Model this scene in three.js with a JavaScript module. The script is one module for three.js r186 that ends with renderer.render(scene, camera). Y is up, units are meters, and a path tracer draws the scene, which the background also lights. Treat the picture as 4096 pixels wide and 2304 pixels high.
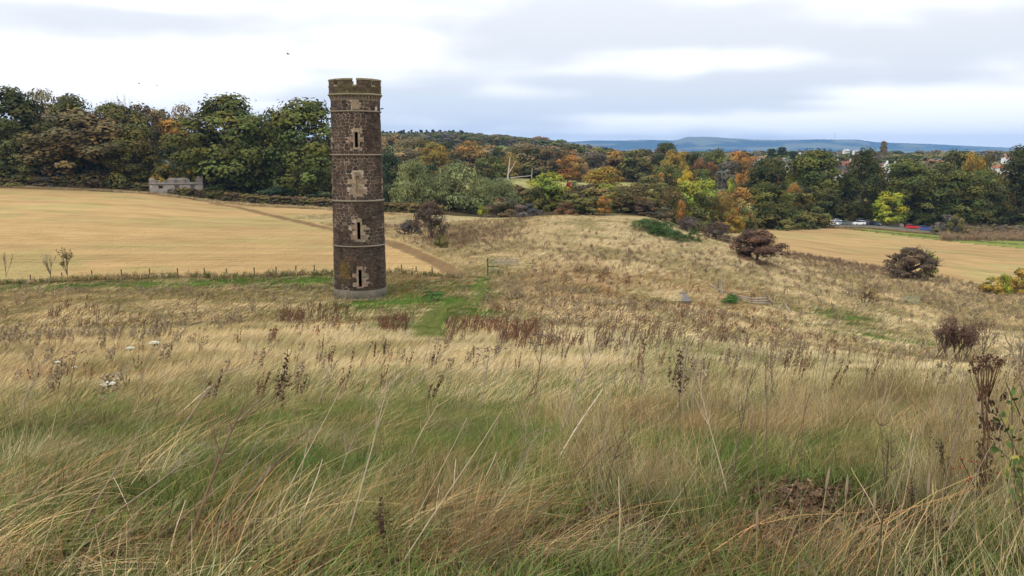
import * as THREE from 'three';
import { mergeGeometries } from 'three/addons/utils/BufferGeometryUtils.js';

// ------------------------------------------------------------------ camera, sky, sun, exposure
const F = 870, V0 = 150, PITCH = Math.atan((288 - V0) / F), CP = Math.cos(PITCH), SP = Math.sin(PITCH);
const S = 2.5156;                                         // survey units per frame pixel
const tanV = v => Math.tan(PITCH + Math.atan((v - 288) / F));   // fall per metre along the line of sight of row v
const azU = (u, t) => (u - 512) / F * (CP + t * SP);
const scene = new THREE.Scene();
const camera = new THREE.PerspectiveCamera(2 * Math.atan(288 / F) * 180 / Math.PI, 1024 / 576, 0.1, 30000);
camera.position.set(0, 0, 0);
camera.rotation.x = -PITCH;
camera.updateMatrixWorld();

function mulberry(a) { return () => { a |= 0; a = a + 0x6D2B79F5 | 0; let t = Math.imul(a ^ a >>> 15, 1 | a); t = t + Math.imul(t ^ t >>> 7, 61 | t) ^ t; return ((t ^ t >>> 14) >>> 0) / 4294967296; }; }
const hash2 = (x, y) => { let h = Math.imul(x, 374761393) + Math.imul(y, 668265263) | 0; h = Math.imul(h ^ h >>> 13, 1274126177); return ((h ^ h >>> 16) >>> 0) / 4294967296; };
function vnoise(x, y, p = 0) {                            // value noise 0..1, period p if given
  const xi = Math.floor(x), yi = Math.floor(y), fx = x - xi, fy = y - yi, sx = fx * fx * (3 - 2 * fx), sy = fy * fy * (3 - 2 * fy);
  const w = p ? k => ((k % p) + p) % p : k => k;
  const a = hash2(w(xi), w(yi)), b = hash2(w(xi + 1), w(yi)), c = hash2(w(xi), w(yi + 1)), d = hash2(w(xi + 1), w(yi + 1));
  return a + (b - a) * sx + (c - a) * sy + (a - b - c + d) * sx * sy;
}
function fbm(x, y, o = 4, p = 0) { let s = 0, a = 0.5, n = 0; for (let i = 0; i < o; i++) { s += a * vnoise(x + i * 17.3 * (p ? 0 : 1), y + i * 9.1 * (p ? 0 : 1), p); n += a; a *= 0.5; x *= 2; y *= 2; p *= 2; } return s / n; }
const clamp = (x, a = 0, b = 1) => Math.min(b, Math.max(a, x)), lerp = (a, b, t) => a + (b - a) * t;
const smooth = (a, b, x) => { const t = clamp((x - a) / (b - a)); return t * t * (3 - 2 * t); };

{ // overcast sky: a cloud sheet seen in perspective, thicker and thinner bands
  const w = 2048, h = 1024, data = new Float32Array(w * h * 4);
  const bands = [                                         // survey x, y, half width, half height, thinner (+) or thicker (-)
    [120, 165, 420, 55, .75], [600, 165, 220, 55, .35], [980, 88, 170, 26, .5], [1290, 212, 150, 32, .6], [2480, 305, 290, 62, 1.3], [2300, 345, 260, 26, .5], [2200, 250, 200, 16, .3], [300, 5, 420, 22, .35], [1100, 30, 160, 16, .2],
    [1600, 60, 420, 60, -.5], [2300, 135, 420, 60, -.62], [380, 45, 420, 24, -.35], [1200, 140, 260, 22, -.3], [1750, 210, 300, 26, -.22], [700, 245, 330, 24, -.3],
    [1750, 318, 620, 20, .5], [1180, 300, 280, 36, -.35], [2250, 20, 300, 26, .1],
  ].map(([x, y, rx, ry, k]) => { const t = tanV(y / S), a = azU(x / S, t); return [Math.atan(a), Math.atan2(-t, Math.hypot(1, a)), rx / S / F, ry / S / F, k]; });
  const horizonBlue = (() => { const t = tanV(285 / S), a = azU(1250 / S, t); return [Math.atan(a), Math.atan2(-t, Math.hypot(1, a))]; })();
  for (let j = 0; j < h; j++) {
    const el = ((j + .5) / h - .5) * Math.PI;
    for (let i = 0; i < w; i++) {
      const k = (j * w + i) * 4;
      if (el < 0) { data[k] = .26; data[k + 1] = .24; data[k + 2] = .18; data[k + 3] = 1; continue; }
      const phi = (i + .5) / w * 2 * Math.PI - Math.PI, q = Math.cos(el) / (Math.sin(el) + .075), px = Math.cos(phi) * q, pz = Math.sin(phi) * q;
      let d = (fbm(px * .42 + 31 + .5 * fbm(px * .8, pz * .8, 2), pz * .9 + 7, 5) - .5) * 1.5 + .34;
      const al = Math.atan2(Math.cos(phi), -Math.sin(phi));
      for (const [a0, e0, ra, re, s] of bands) { const g = ((al - a0) / ra) ** 2 + ((el - e0) / re) ** 2; if (g < 9) d += s * Math.exp(-g) * (.75 + .5 * vnoise(al * 22, el * 60)); }
      d += (fbm(al * 8 + 3, el * 22 + 1.8 * fbm(al * 6, el * 14 + 9, 3), 5) - .5) * .95 * Math.exp(-el * 1.2) * smooth(3.1, 2.6, Math.abs(al));
      d = clamp(d);
      const b = smooth(.02, .85, d), low = Math.exp(-(((el - horizonBlue[1]) / .035) ** 2)) * (.35 + .65 * Math.exp(-(((al - horizonBlue[0]) / .32) ** 2)));
      const up = 1 + 1.25 * Math.sin(el) ** 1.0;
      let r = lerp(.665, 1.03, b), g = lerp(.695, 1.035, b), bl = lerp(.74, 1.04, b);
      const m = low * (1 - .8 * b) * .3; r = lerp(r, .60, m); g = lerp(g, .74, m); bl = lerp(bl, .92, m);
      data[k] = r * up; data[k + 1] = g * up; data[k + 2] = bl * up; data[k + 3] = 1;
    }
  }
  const sky = new THREE.DataTexture(data, w, h, THREE.RGBAFormat, THREE.FloatType);
  sky.mapping = THREE.EquirectangularReflectionMapping; sky.magFilter = sky.minFilter = THREE.LinearFilter; sky.needsUpdate = true;
  scene.background = sky; scene.environment = sky;
}
const sun = new THREE.DirectionalLight(0xfff1e0, 1.3);
sun.position.set(-40, 75, 60); sun.castShadow = true; sun.shadow.radius = 34;
sun.shadow.mapSize.set(4096, 4096); Object.assign(sun.shadow.camera, { left: -300, right: 300, top: 300, bottom: -300, near: 1, far: 900 });
sun.target.position.set(0, -15, -120); sun.position.add(sun.target.position); scene.add(sun, sun.target);
scene.fog = new THREE.FogExp2(0x86baf8, 0.00006);
const EXPOSURE = 1.15;

// ------------------------------------------------------------------ bookkeeping
const taken = {};
function numbered(n) { const k = taken[n] = (taken[n] ?? -1) + 1; return k ? n + '_' + String(k).padStart(3, '0') : n; }
function tag(o, label, category, group, kind) { o.userData = { ...o.userData, label, category }; if (group) o.userData.group = group; if (kind) o.userData.kind = kind; return o; }
function addMesh(name, geo, m, parent = scene) { const o = new THREE.Mesh(geo, m); o.name = parent === scene ? numbered(name) : name; o.castShadow = o.receiveShadow = true; parent.add(o); return o; }
function thing(name, label, category, x, y, z, group) { const g = new THREE.Group(); g.name = numbered(name); g.position.set(x, y, z); scene.add(g); return tag(g, label, category, group); }
const V = (x, y, z) => new THREE.Vector3(x, y, z);
function mat(r, g, b, o = {}) { const m = new THREE.MeshPhysicalMaterial({ roughness: .9, specularIntensity: .25, ...o }); m.color.setRGB(r, g, b); return m; }

// ------------------------------------------------------------------ terrain: height above the eye (0) in metres from distance ahead D and side X
const NEAR = [[-60, 6], [-20, 1.2], [0, -1.6], [3, -2.05], [6, -2.72], [12, -4.1], [20, -5.75]];
const COLS = [
  [-260, [[35, 347], [55, 322], [80, 300], [95, 287], [150, 222], [240, 184], [300, 170], [500, 160], [900, 154], [1200, 152]]],
  [0, [[35, 347], [55, 321], [80, 297], [95, 284], [150, 224], [240, 188], [300, 172], [500, 162], [900, 154], [1200, 152]]],
  [130, [[35, 347], [55, 320], [80, 295], [95, 281], [150, 228], [235, 193], [300, 177], [500, 165], [900, 154], [1200, 152]]],
  [225, [[35, 346], [55, 320], [80, 294], [95, 277], [150, 232], [225, 204], [300, 188], [500, 170], [900, 154], [1200, 151]]],
  [330, [[35, 345], [55, 322], [76.6, 300], [83, 291], [95, 276], [150, 234], [218, 209], [300, 192], [500, 172], [900, 150], [1200, 146]]],
  [390, [[35, 344], [55, 320], [76.6, 299], [95, 274], [120, 250], [160, 231], [200, 217], [300, 194], [500, 174], [900, 149], [1200, 141]]],
  [440, [[35, 343], [50, 326], [65, 307], [80, 292], [100, 270], [125, 245], [155, 230], [180, 221], [215, 212], [300, 196], [500, 178], [900, 150], [1200, 140]]],
  [490, [[35, 343], [50, 327], [65, 308], [80, 292], [95, 275], [110, 258], [135, 236], [158, 222], [180, 221.5], [230, 213], [300, 198], [500, 178], [900, 149], [1200, 142]]],
  [560, [[35, 343], [50, 328], [65, 310], [80, 294], [92, 278], [105, 262], [120, 245], [135, 229], [150, 218], [175, 220], [230, 213], [300, 199], [500, 180], [900, 155], [1200, 150]]],
  [640, [[35, 345], [50, 332], [65, 316], [80, 300], [92, 284], [105, 267], [120, 250], [135, 233], [145, 223.5], [160, 224], [180, 223], [230, 214], [300, 203], [500, 182], [900, 166], [1200, 161]]],
  [700, [[35, 349], [50, 340], [65, 325], [80, 308], [92, 293], [105, 277], [120, 258], [135, 241], [150, 239.5], [180, 237], [230, 232], [290, 224], [400, 203], [500, 187], [900, 167], [1200, 161]]],
  [770, [[35, 356], [50, 348], [65, 332], [80, 315], [92, 300], [105, 286], [120, 273], [137, 262], [160, 252], [200, 241], [270, 229], [300, 224], [400, 205], [500, 190], [900, 167], [1200, 160.5]]],
  [850, [[35, 361], [50, 358], [65, 346], [80, 328], [95, 312], [110, 299], [130, 283], [150, 270], [170, 262], [200, 253], [270, 232.5], [300, 226], [400, 206], [500, 190], [900, 167], [1200, 160.5]]],
  [916, [[35, 367], [50, 366], [65, 354], [80, 338], [100, 314], [120, 297], [140, 281], [160, 270], [200, 256], [285, 234], [300, 230], [400, 208], [500, 191], [900, 167], [1200, 160.5]]],
  [1024, [[35, 371], [50, 372], [65, 362], [80, 347], [100, 326], [120, 306], [140, 292], [170, 277], [220, 257], [270, 243], [300, 236], [400, 212], [500, 193], [900, 167], [1200, 160.5]]],
  [1280, [[35, 371], [50, 372], [65, 365], [80, 352], [100, 332], [120, 313], [140, 299], [170, 284], [220, 263], [270, 248], [300, 240], [400, 215], [500, 195], [900, 167], [1200, 160.5]]],
];
function pchip(xs, ys) {
  const n = xs.length, d = [], m = new Array(n).fill(0);
  for (let i = 0; i < n - 1; i++) d.push((ys[i + 1] - ys[i]) / (xs[i + 1] - xs[i]));
  m[0] = d[0]; m[n - 1] = d[n - 2];
  for (let i = 1; i < n - 1; i++) m[i] = d[i - 1] * d[i] <= 0 ? 0 : 2 / (1 / d[i - 1] + 1 / d[i]);
  return x => {
    if (x <= xs[0]) return ys[0] + m[0] * (x - xs[0]); if (x >= xs[n - 1]) return ys[n - 1];
    let i = 0; while (x > xs[i + 1]) i++;
    const h = xs[i + 1] - xs[i], t = (x - xs[i]) / h, t2 = t * t, t3 = t2 * t;
    return (2 * t3 - 3 * t2 + 1) * ys[i] + (t3 - 2 * t2 + t) * h * m[i] + (3 * t2 - 2 * t3) * ys[i + 1] + (t3 - t2) * h * m[i + 1];
  };
}
const NA = 260, ND = 420, A0 = -.95, A1 = .95, DMIN = -60, DMAX = 9000;
const sOf = D => Math.log(D + 80), S0 = sOf(DMIN), S1 = sOf(DMAX);
const HT = new Float32Array((NA + 1) * (ND + 1));
{
  const cols = COLS.map(([u, pts]) => { const all = [...NEAR, ...pts.map(([D, v]) => [D, -tanV(v) * D]), [2200, -30], [3400, -38], [9000, -38]]; return [azU(u, .1), pchip(all.map(p => p[0]), all.map(p => p[1]))]; });
  const as = cols.map(c => c[0]);
  for (let j = 0; j <= ND; j++) {
    const D = Math.exp(lerp(S0, S1, j / ND)) - 80, f = pchip(as, cols.map(c => c[1](D)));
    for (let i = 0; i <= NA; i++) HT[j * (NA + 1) + i] = f(clamp(lerp(A0, A1, i / NA), as[0], as[as.length - 1]));
  }
}
function h0(X, D) {
  const a = clamp(X / Math.max(D, 12), A0, A1), x = (a - A0) / (A1 - A0) * NA, y = clamp((sOf(Math.max(D, DMIN)) - S0) / (S1 - S0), 0, 1) * ND;
  const i = Math.min(NA - 1, x | 0), j = Math.min(ND - 1, y | 0), fx = x - i, fy = y - j, k = j * (NA + 1) + i;
  return lerp(lerp(HT[k], HT[k + 1], fx), lerp(HT[k + NA + 1], HT[k + NA + 2], fx), fy);
}
function hit(u, v) {                                       // where the ground is seen in survey drawing position (u, v): [X, Y, D]
  const t = tanV(v), a = azU(u, t);
  let d0 = 2, d1 = 2;
  for (let D = 2; D < 4000; D *= 1.01) { d1 = D; if (-t * D <= h0(a * D, D)) break; d0 = D; }
  for (let i = 0; i < 20; i++) { const m = (d0 + d1) / 2; if (-t * m <= h0(a * m, m)) d1 = m; else d0 = m; }
  return [a * d1, h0(a * d1, d1), d1];
}
const at = (wx, wy) => hit(wx / S, wy / S);
const poly = pts => pts.map(([x, y]) => { const [X, , D] = at(x, y); return [X, D]; });
function inside(p, x, y) { let c = false; for (let i = 0, j = p.length - 1; i < p.length; j = i++) { const [xi, yi] = p[i], [xj, yj] = p[j]; if ((yi > y) !== (yj > y) && x < (xj - xi) * (y - yi) / (yj - yi) + xi) c = !c; } return c; }

// regions of the land
const trackLine = poly([[535, 511], [600, 522], [700, 546], [770, 562], [840, 578], [975, 608], [1040, 634], [1100, 660], [1150, 688]]);
const LEFT_FIELD = poly([[-700, 730], [0, 714], [200, 707], [400, 701], [600, 696], [840, 688], [980, 686], [1085, 690], [1165, 694], [1120, 655], [1060, 628], [985, 598], [920, 585], [840, 571], [800, 562], [770, 552], [840, 546], [1000, 553], [1040, 549], [1000, 540], [840, 529], [640, 519], [520, 506], [380, 489], [200, 479], [0, 473], [-400, 468], [-900, 466]]);
const RIGHT_FIELD = poly([[1828, 579], [1900, 574], [2012, 573.6], [2122, 575.5], [2178, 582], [2297, 597], [2576, 625], [2900, 655], [3100, 780], [2576, 738], [2457, 716], [2340, 694], [2225, 674], [2100, 655], [1965, 634], [1850, 600]]);
const VERGE = poly([[2122, 575], [2178, 581.5], [2297, 596.5], [2576, 624.5], [2900, 654.5], [2900, 634], [2576, 607], [2400, 592], [2290, 584], [2180, 574]]);
const CAR_PARK = poly([[2060, 567], [2120, 571], [2190, 573.5], [2300, 583.5], [2400, 591], [2460, 595], [2470, 582], [2400, 573], [2300, 565], [2200, 559], [2060, 554]]);
const PATH_LINES = [poly([[1075, 862], [1070, 820], [1085, 785], [1130, 768], [1190, 758], [1212, 740], [1218, 722], [1205, 706], [1160, 692]])];
function nearLine(line, X, D) { let m = 1e9; for (let i = 0; i < line.length - 1; i++) { const [ax, ay] = line[i], [bx, by] = line[i + 1], dx = bx - ax, dy = by - ay, t = clamp(((X - ax) * dx + (D - ay) * dy) / (dx * dx + dy * dy)); m = Math.min(m, Math.hypot(X - ax - t * dx, D - ay - t * dy)); } return m; }
const TOWER = { D: 79, X: azU(360.5, .16) * 79 };
function regionOf(X, D) {
  if (D > 60 && D < 420) {
    if (X < 12 && D < 300 && nearLine(trackLine, X, D) < 1.3) return 'track';
    if (X < 30 && inside(LEFT_FIELD, X, D)) return 'left';
    if (X > 20) { if (inside(CAR_PARK, X, D)) return 'park'; if (inside(RIGHT_FIELD, X, D)) return 'right'; if (inside(VERGE, X, D)) return 'verge'; }
  }
  if (D > 25 && D < 110 && nearLine(PATH_LINES[0], X, D) < lerp(1.0, .4, clamp((D - 55) / 30))) return 'path';
  if (D > 300 && D < 495 && X / D > -.09) return 'pasture';
  if (D > 3200) return 'water';
  return 'meadow';
}
const fieldness = r => r === 'left' || r === 'right' || r === 'track' || r === 'park';
function H(X, D) {                                         // the ground with its tussocky unevenness
  let y = h0(X, D);
  if (D < 260) { const r = D > 60 ? regionOf(X, D) : 'meadow', k = fieldness(r) ? .12 : 1; y += k * ((fbm(X / 3.2 + 40, D / 3.2, 3) - .5) * .34 + (fbm(X / 11, D / 11 + 9, 2) - .5) * .5) * smooth(0, 9, D); }
  return y;
}
// what grows where: straw 0, green 1, greyBrown 2, purple 3, rust 4, tawny 5, pale 6
const KINDS = 7;
const BLOBS = [
  [1000, 768, 125, 26, 1, 14], [1120, 762, 100, 20, 1, 12], [905, 766, 50, 12, 1, 8], [1085, 815, 85, 46, 1, 12], [1205, 722, 40, 40, 1, 7], [1200, 790, 60, 20, 1, 6], [430, 722, 360, 13, 1, 9], [760, 716, 110, 17, 1, 9], [60, 735, 200, 10, 1, 4],
  [250, 1110, 340, 120, 1, 3], [700, 1100, 380, 120, 1, 3], [1250, 1070, 300, 110, 1, 4.5], [1050, 1190, 170, 60, 1, 4], [1800, 1180, 560, 80, 1, 2.5], [2150, 1160, 280, 90, 1, 1.5], [1690, 930, 90, 12, 1, 2], [2120, 800, 160, 26, 1, 4], [2230, 855, 170, 20, 1, 5], [1800, 880, 240, 30, 1, 1.6], [1500, 860, 240, 30, 1, 1.6], [2300, 1350, 200, 60, 1, .6], [330, 1290, 260, 90, 1, 1.5], [1960, 950, 90, 16, 1, 1],
  [80, 725, 300, 16, 1, 1.2], [650, 735, 230, 12, 2, 2], [180, 742, 220, 10, 2, 1.4], [200, 870, 190, 30, 2, .6], [480, 830, 200, 40, 2, .3], [780, 795, 150, 30, 2, .4], [1290, 740, 90, 40, 2, 1.6], [1410, 775, 130, 42, 2, 3], [1560, 830, 260, 50, 2, 1.8], [1640, 790, 120, 16, 2, 2], [2360, 715, 240, 36, 2, 2.2], [2180, 830, 200, 36, 2, 2.2], [2400, 780, 220, 30, 2, 2], [2060, 700, 240, 30, 2, 1], [1100, 735, 90, 26, 2, 1.8], [2000, 770, 180, 34, 2, 1.2],
  [1205, 594, 115, 23, 3, 7], [1010, 563, 60, 10, 3, 5], [2110, 660, 190, 15, 3, 4.5], [1800, 655, 150, 30, 3, 1.8], [1580, 645, 210, 26, 3, 2.6], [1420, 690, 150, 30, 3, .8], [1900, 830, 120, 30, 3, 1.4],
  [1552, 716, 42, 9, 4, 6], [1248, 790, 22, 13, 4, 5], [990, 838, 34, 16, 4, 3], [1180, 836, 70, 18, 4, 3], [1300, 852, 40, 14, 4, 2.5], [1500, 690, 60, 10, 4, 1], [1700, 800, 160, 40, 4, .8], [1820, 760, 100, 40, 4, .9], [790, 850, 60, 20, 4, 1],
  [1500, 720, 300, 40, 5, 1.4], [1780, 730, 150, 36, 5, 1.2], [1100, 710, 110, 30, 5, 1.2], [1040, 1350, 320, 80, 5, 3.5], [1450, 1320, 300, 110, 5, 3.5], [2050, 1390, 500, 60, 5, 4.5], [760, 1330, 160, 60, 5, 2], [130, 1380, 120, 50, 5, 2.5], [2450, 1200, 180, 160, 5, 1.4], [200, 1390, 300, 60, 5, 1.2], [1700, 1120, 220, 90, 5, 1.2], [300, 940, 300, 40, 5, .7],
  [1460, 580, 230, 34, 6, 4], [1720, 610, 160, 28, 6, 3.5], [1340, 600, 120, 26, 6, 2.5], [300, 800, 420, 40, 6, 1.4], [700, 900, 380, 60, 6, 1.5], [1650, 740, 90, 10, 6, 3.5], [2350, 870, 260, 18, 6, 3], [2100, 905, 460, 40, 6, 6], [1040, 590, 60, 22, 6, 2], [2490, 860, 120, 22, 6, 8], [1000, 560, 200, 10, 6, .5],
].map(([x, y, rx, ry, k, s]) => { const c = at(x, y), l = at(x - rx, y), r = at(x + rx, y), n = at(x, y + ry), f = at(x, y - ry); return [c[0], Math.log(c[2]), Math.max(.4, (r[0] - l[0]) / 2), clamp(.5 * Math.log(f[2] / n[2]), .02, .45), k, s]; });
const wts = new Float32Array(KINDS);
function mix(X, D) {
  wts.fill(0); wts[0] = 1; wts[5] = .12; wts[1] = .26 + .95 * smooth(26, 8, D); wts[2] = .04;
  const l = Math.log(Math.max(D, 1)), n = fbm(X / 2.1 + 11, D / 2.1, 3), n2 = fbm(X / 7 + 3, D / 7 + 50, 3);
  for (const [x, ld, rx, rd, k, s] of BLOBS) { const g = ((X - x) / rx) ** 2 + ((l - ld) / rd) ** 2; if (g < 6) wts[k] += s * Math.exp(-g) * (k >= 2 && k <= 4 ? (k === 4 ? .32 : k === 2 ? .34 : .45) : 1); }
  wts[1] *= .35 + 1.5 * smooth(.35, .68, n2); wts[0] *= .5 + n; wts[2] *= .3 + 1.6 * smooth(.4, .62, n); wts[5] *= .4 + 1.3 * smooth(.42, .7, 1 - n); wts[4] *= .3 + 1.5 * n;
  let t = 0; for (let i = 0; i < KINDS; i++) t += wts[i];
  for (let i = 0; i < KINDS; i++) wts[i] /= t;
  return wts;
}
const TONE = [[.47, .375, .20], [.125, .17, .042], [.275, .21, .13], [.205, .135, .088], [.215, .115, .06], [.37, .235, .11], [.56, .46, .275]];
const LAWN = [[1000, 766, 115, 20], [1120, 762, 95, 18], [905, 764, 45, 9], [1085, 812, 80, 42], [1205, 724, 26, 36], [1200, 788, 50, 16], [760, 714, 110, 11], [430, 720, 330, 7], [2110, 800, 80, 9], [2230, 856, 110, 8]].map(([x, y, rx, ry]) => { const c = at(x, y), l = at(x - rx, y), r = at(x + rx, y), n = at(x, y + ry), f = at(x, y - ry); return [c[0], Math.log(c[2]), (r[0] - l[0]) / 2, clamp(.5 * Math.log(f[2] / n[2]), .015, .4)]; });
const lawn = (X, D) => { let m = 0; const l = Math.log(Math.max(D, 1)); for (const [x, ld, rx, rd] of LAWN) { const g = ((X - x) / rx) ** 2 + ((l - ld) / rd) ** 2; if (g < 5) m = Math.max(m, Math.exp(-g)); } return smooth(.3, .95, m + .8 * (fbm(X / 2.4 + 8, D / 2.4, 3) - .5)); };
function groundTone(X, D) {
  const w = mix(X, D); let r = 0, g = 0, b = 0;
  for (let i = 0; i < KINDS; i++) { r += w[i] * TONE[i][0]; g += w[i] * TONE[i][1]; b += w[i] * TONE[i][2]; }
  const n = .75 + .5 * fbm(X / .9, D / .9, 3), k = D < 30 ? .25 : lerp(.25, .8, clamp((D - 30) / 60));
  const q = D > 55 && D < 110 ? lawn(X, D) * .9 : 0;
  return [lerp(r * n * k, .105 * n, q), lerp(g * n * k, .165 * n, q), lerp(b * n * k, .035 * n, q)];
}
// ------------------------------------------------------------------ textures
function noiseTex(n, fn, repeat = 1) {
  const d = new Uint8Array(n * n * 4);
  for (let j = 0; j < n; j++) for (let i = 0; i < n; i++) { const c = fn(i / n, j / n), k = (j * n + i) * 4; for (let q = 0; q < 3; q++) d[k + q] = clamp(Array.isArray(c) ? c[q] : c) * 255; d[k + 3] = 255; }
  const t = new THREE.DataTexture(d, n, n); t.wrapS = t.wrapT = THREE.RepeatWrapping; t.magFilter = THREE.LinearFilter; t.minFilter = THREE.LinearMipmapLinearFilter; t.repeat.set(repeat, repeat); t.needsUpdate = true; return t;
}
const earthTex = noiseTex(512, (x, y) => { const a = fbm(x * 16, y * 16, 4, 16), b = fbm(x * 90, y * 90, 2, 90); const k = .45 + .75 * a * (.6 + .8 * b); return [k, k * .97, k * .9]; }, 1 / 3);
const stubbleTex = noiseTex(1024, (x, y) => { const a = fbm(x * 6, y * 60, 4, 6), g = vnoise(x * 220, y * 420, 20), b = fbm(x * 5, y * 9, 3, 5), k = .60 + .2 * a + .34 * (g - .5) + .25 * (b - .5); const l = y + .012 * Math.sin(x * 6.283) + .006 * (vnoise(x * 16, 3, 16) - .5), tr = .17 * (Math.exp(-(((l - .31) / .012) ** 2)) + Math.exp(-(((l - .40) / .012) ** 2))) * (.5 + vnoise(x * 9, 7, 9)); return [k + .1 - tr, k * .98 + .07 - tr, k * .9 - tr]; }, 1 / 21);
const stubbleBump = noiseTex(512, (x, y) => .5 * vnoise(x * 256, y * 64, 256) + .5 * fbm(x * 32, y * 64, 3, 32), 1 / 6);
const stoneTex = noiseTex(512, (x, y) => { const a = fbm(x * 8, y * 8, 5, 8), b = vnoise(x * 120, y * 120, 120); const k = .45 + .75 * a + .25 * (b - .5); return [k, k * .985, k * .96]; });
const stoneBump = noiseTex(512, (x, y) => .6 * fbm(x * 14, y * 14, 4, 14) + .4 * vnoise(x * 100, y * 100, 100));
const renderTex = noiseTex(512, (x, y) => { const a = fbm(x * 4, y * 3, 5, 2), s = fbm(x * 40, y * 3, 3, 1), b = fbm(x * 30, y * 30, 3, 30); const k = .35 + .6 * a + .35 * (s - .5) + .3 * (b - .5); return [k, k * .985, k * .97]; }, .2);
const woodTex = noiseTex(256, (x, y) => { const a = fbm(x * 30, y * 2, 3, 2), k = .55 + .6 * (a - .3); return [k, k * .97, k * .93]; });

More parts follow.
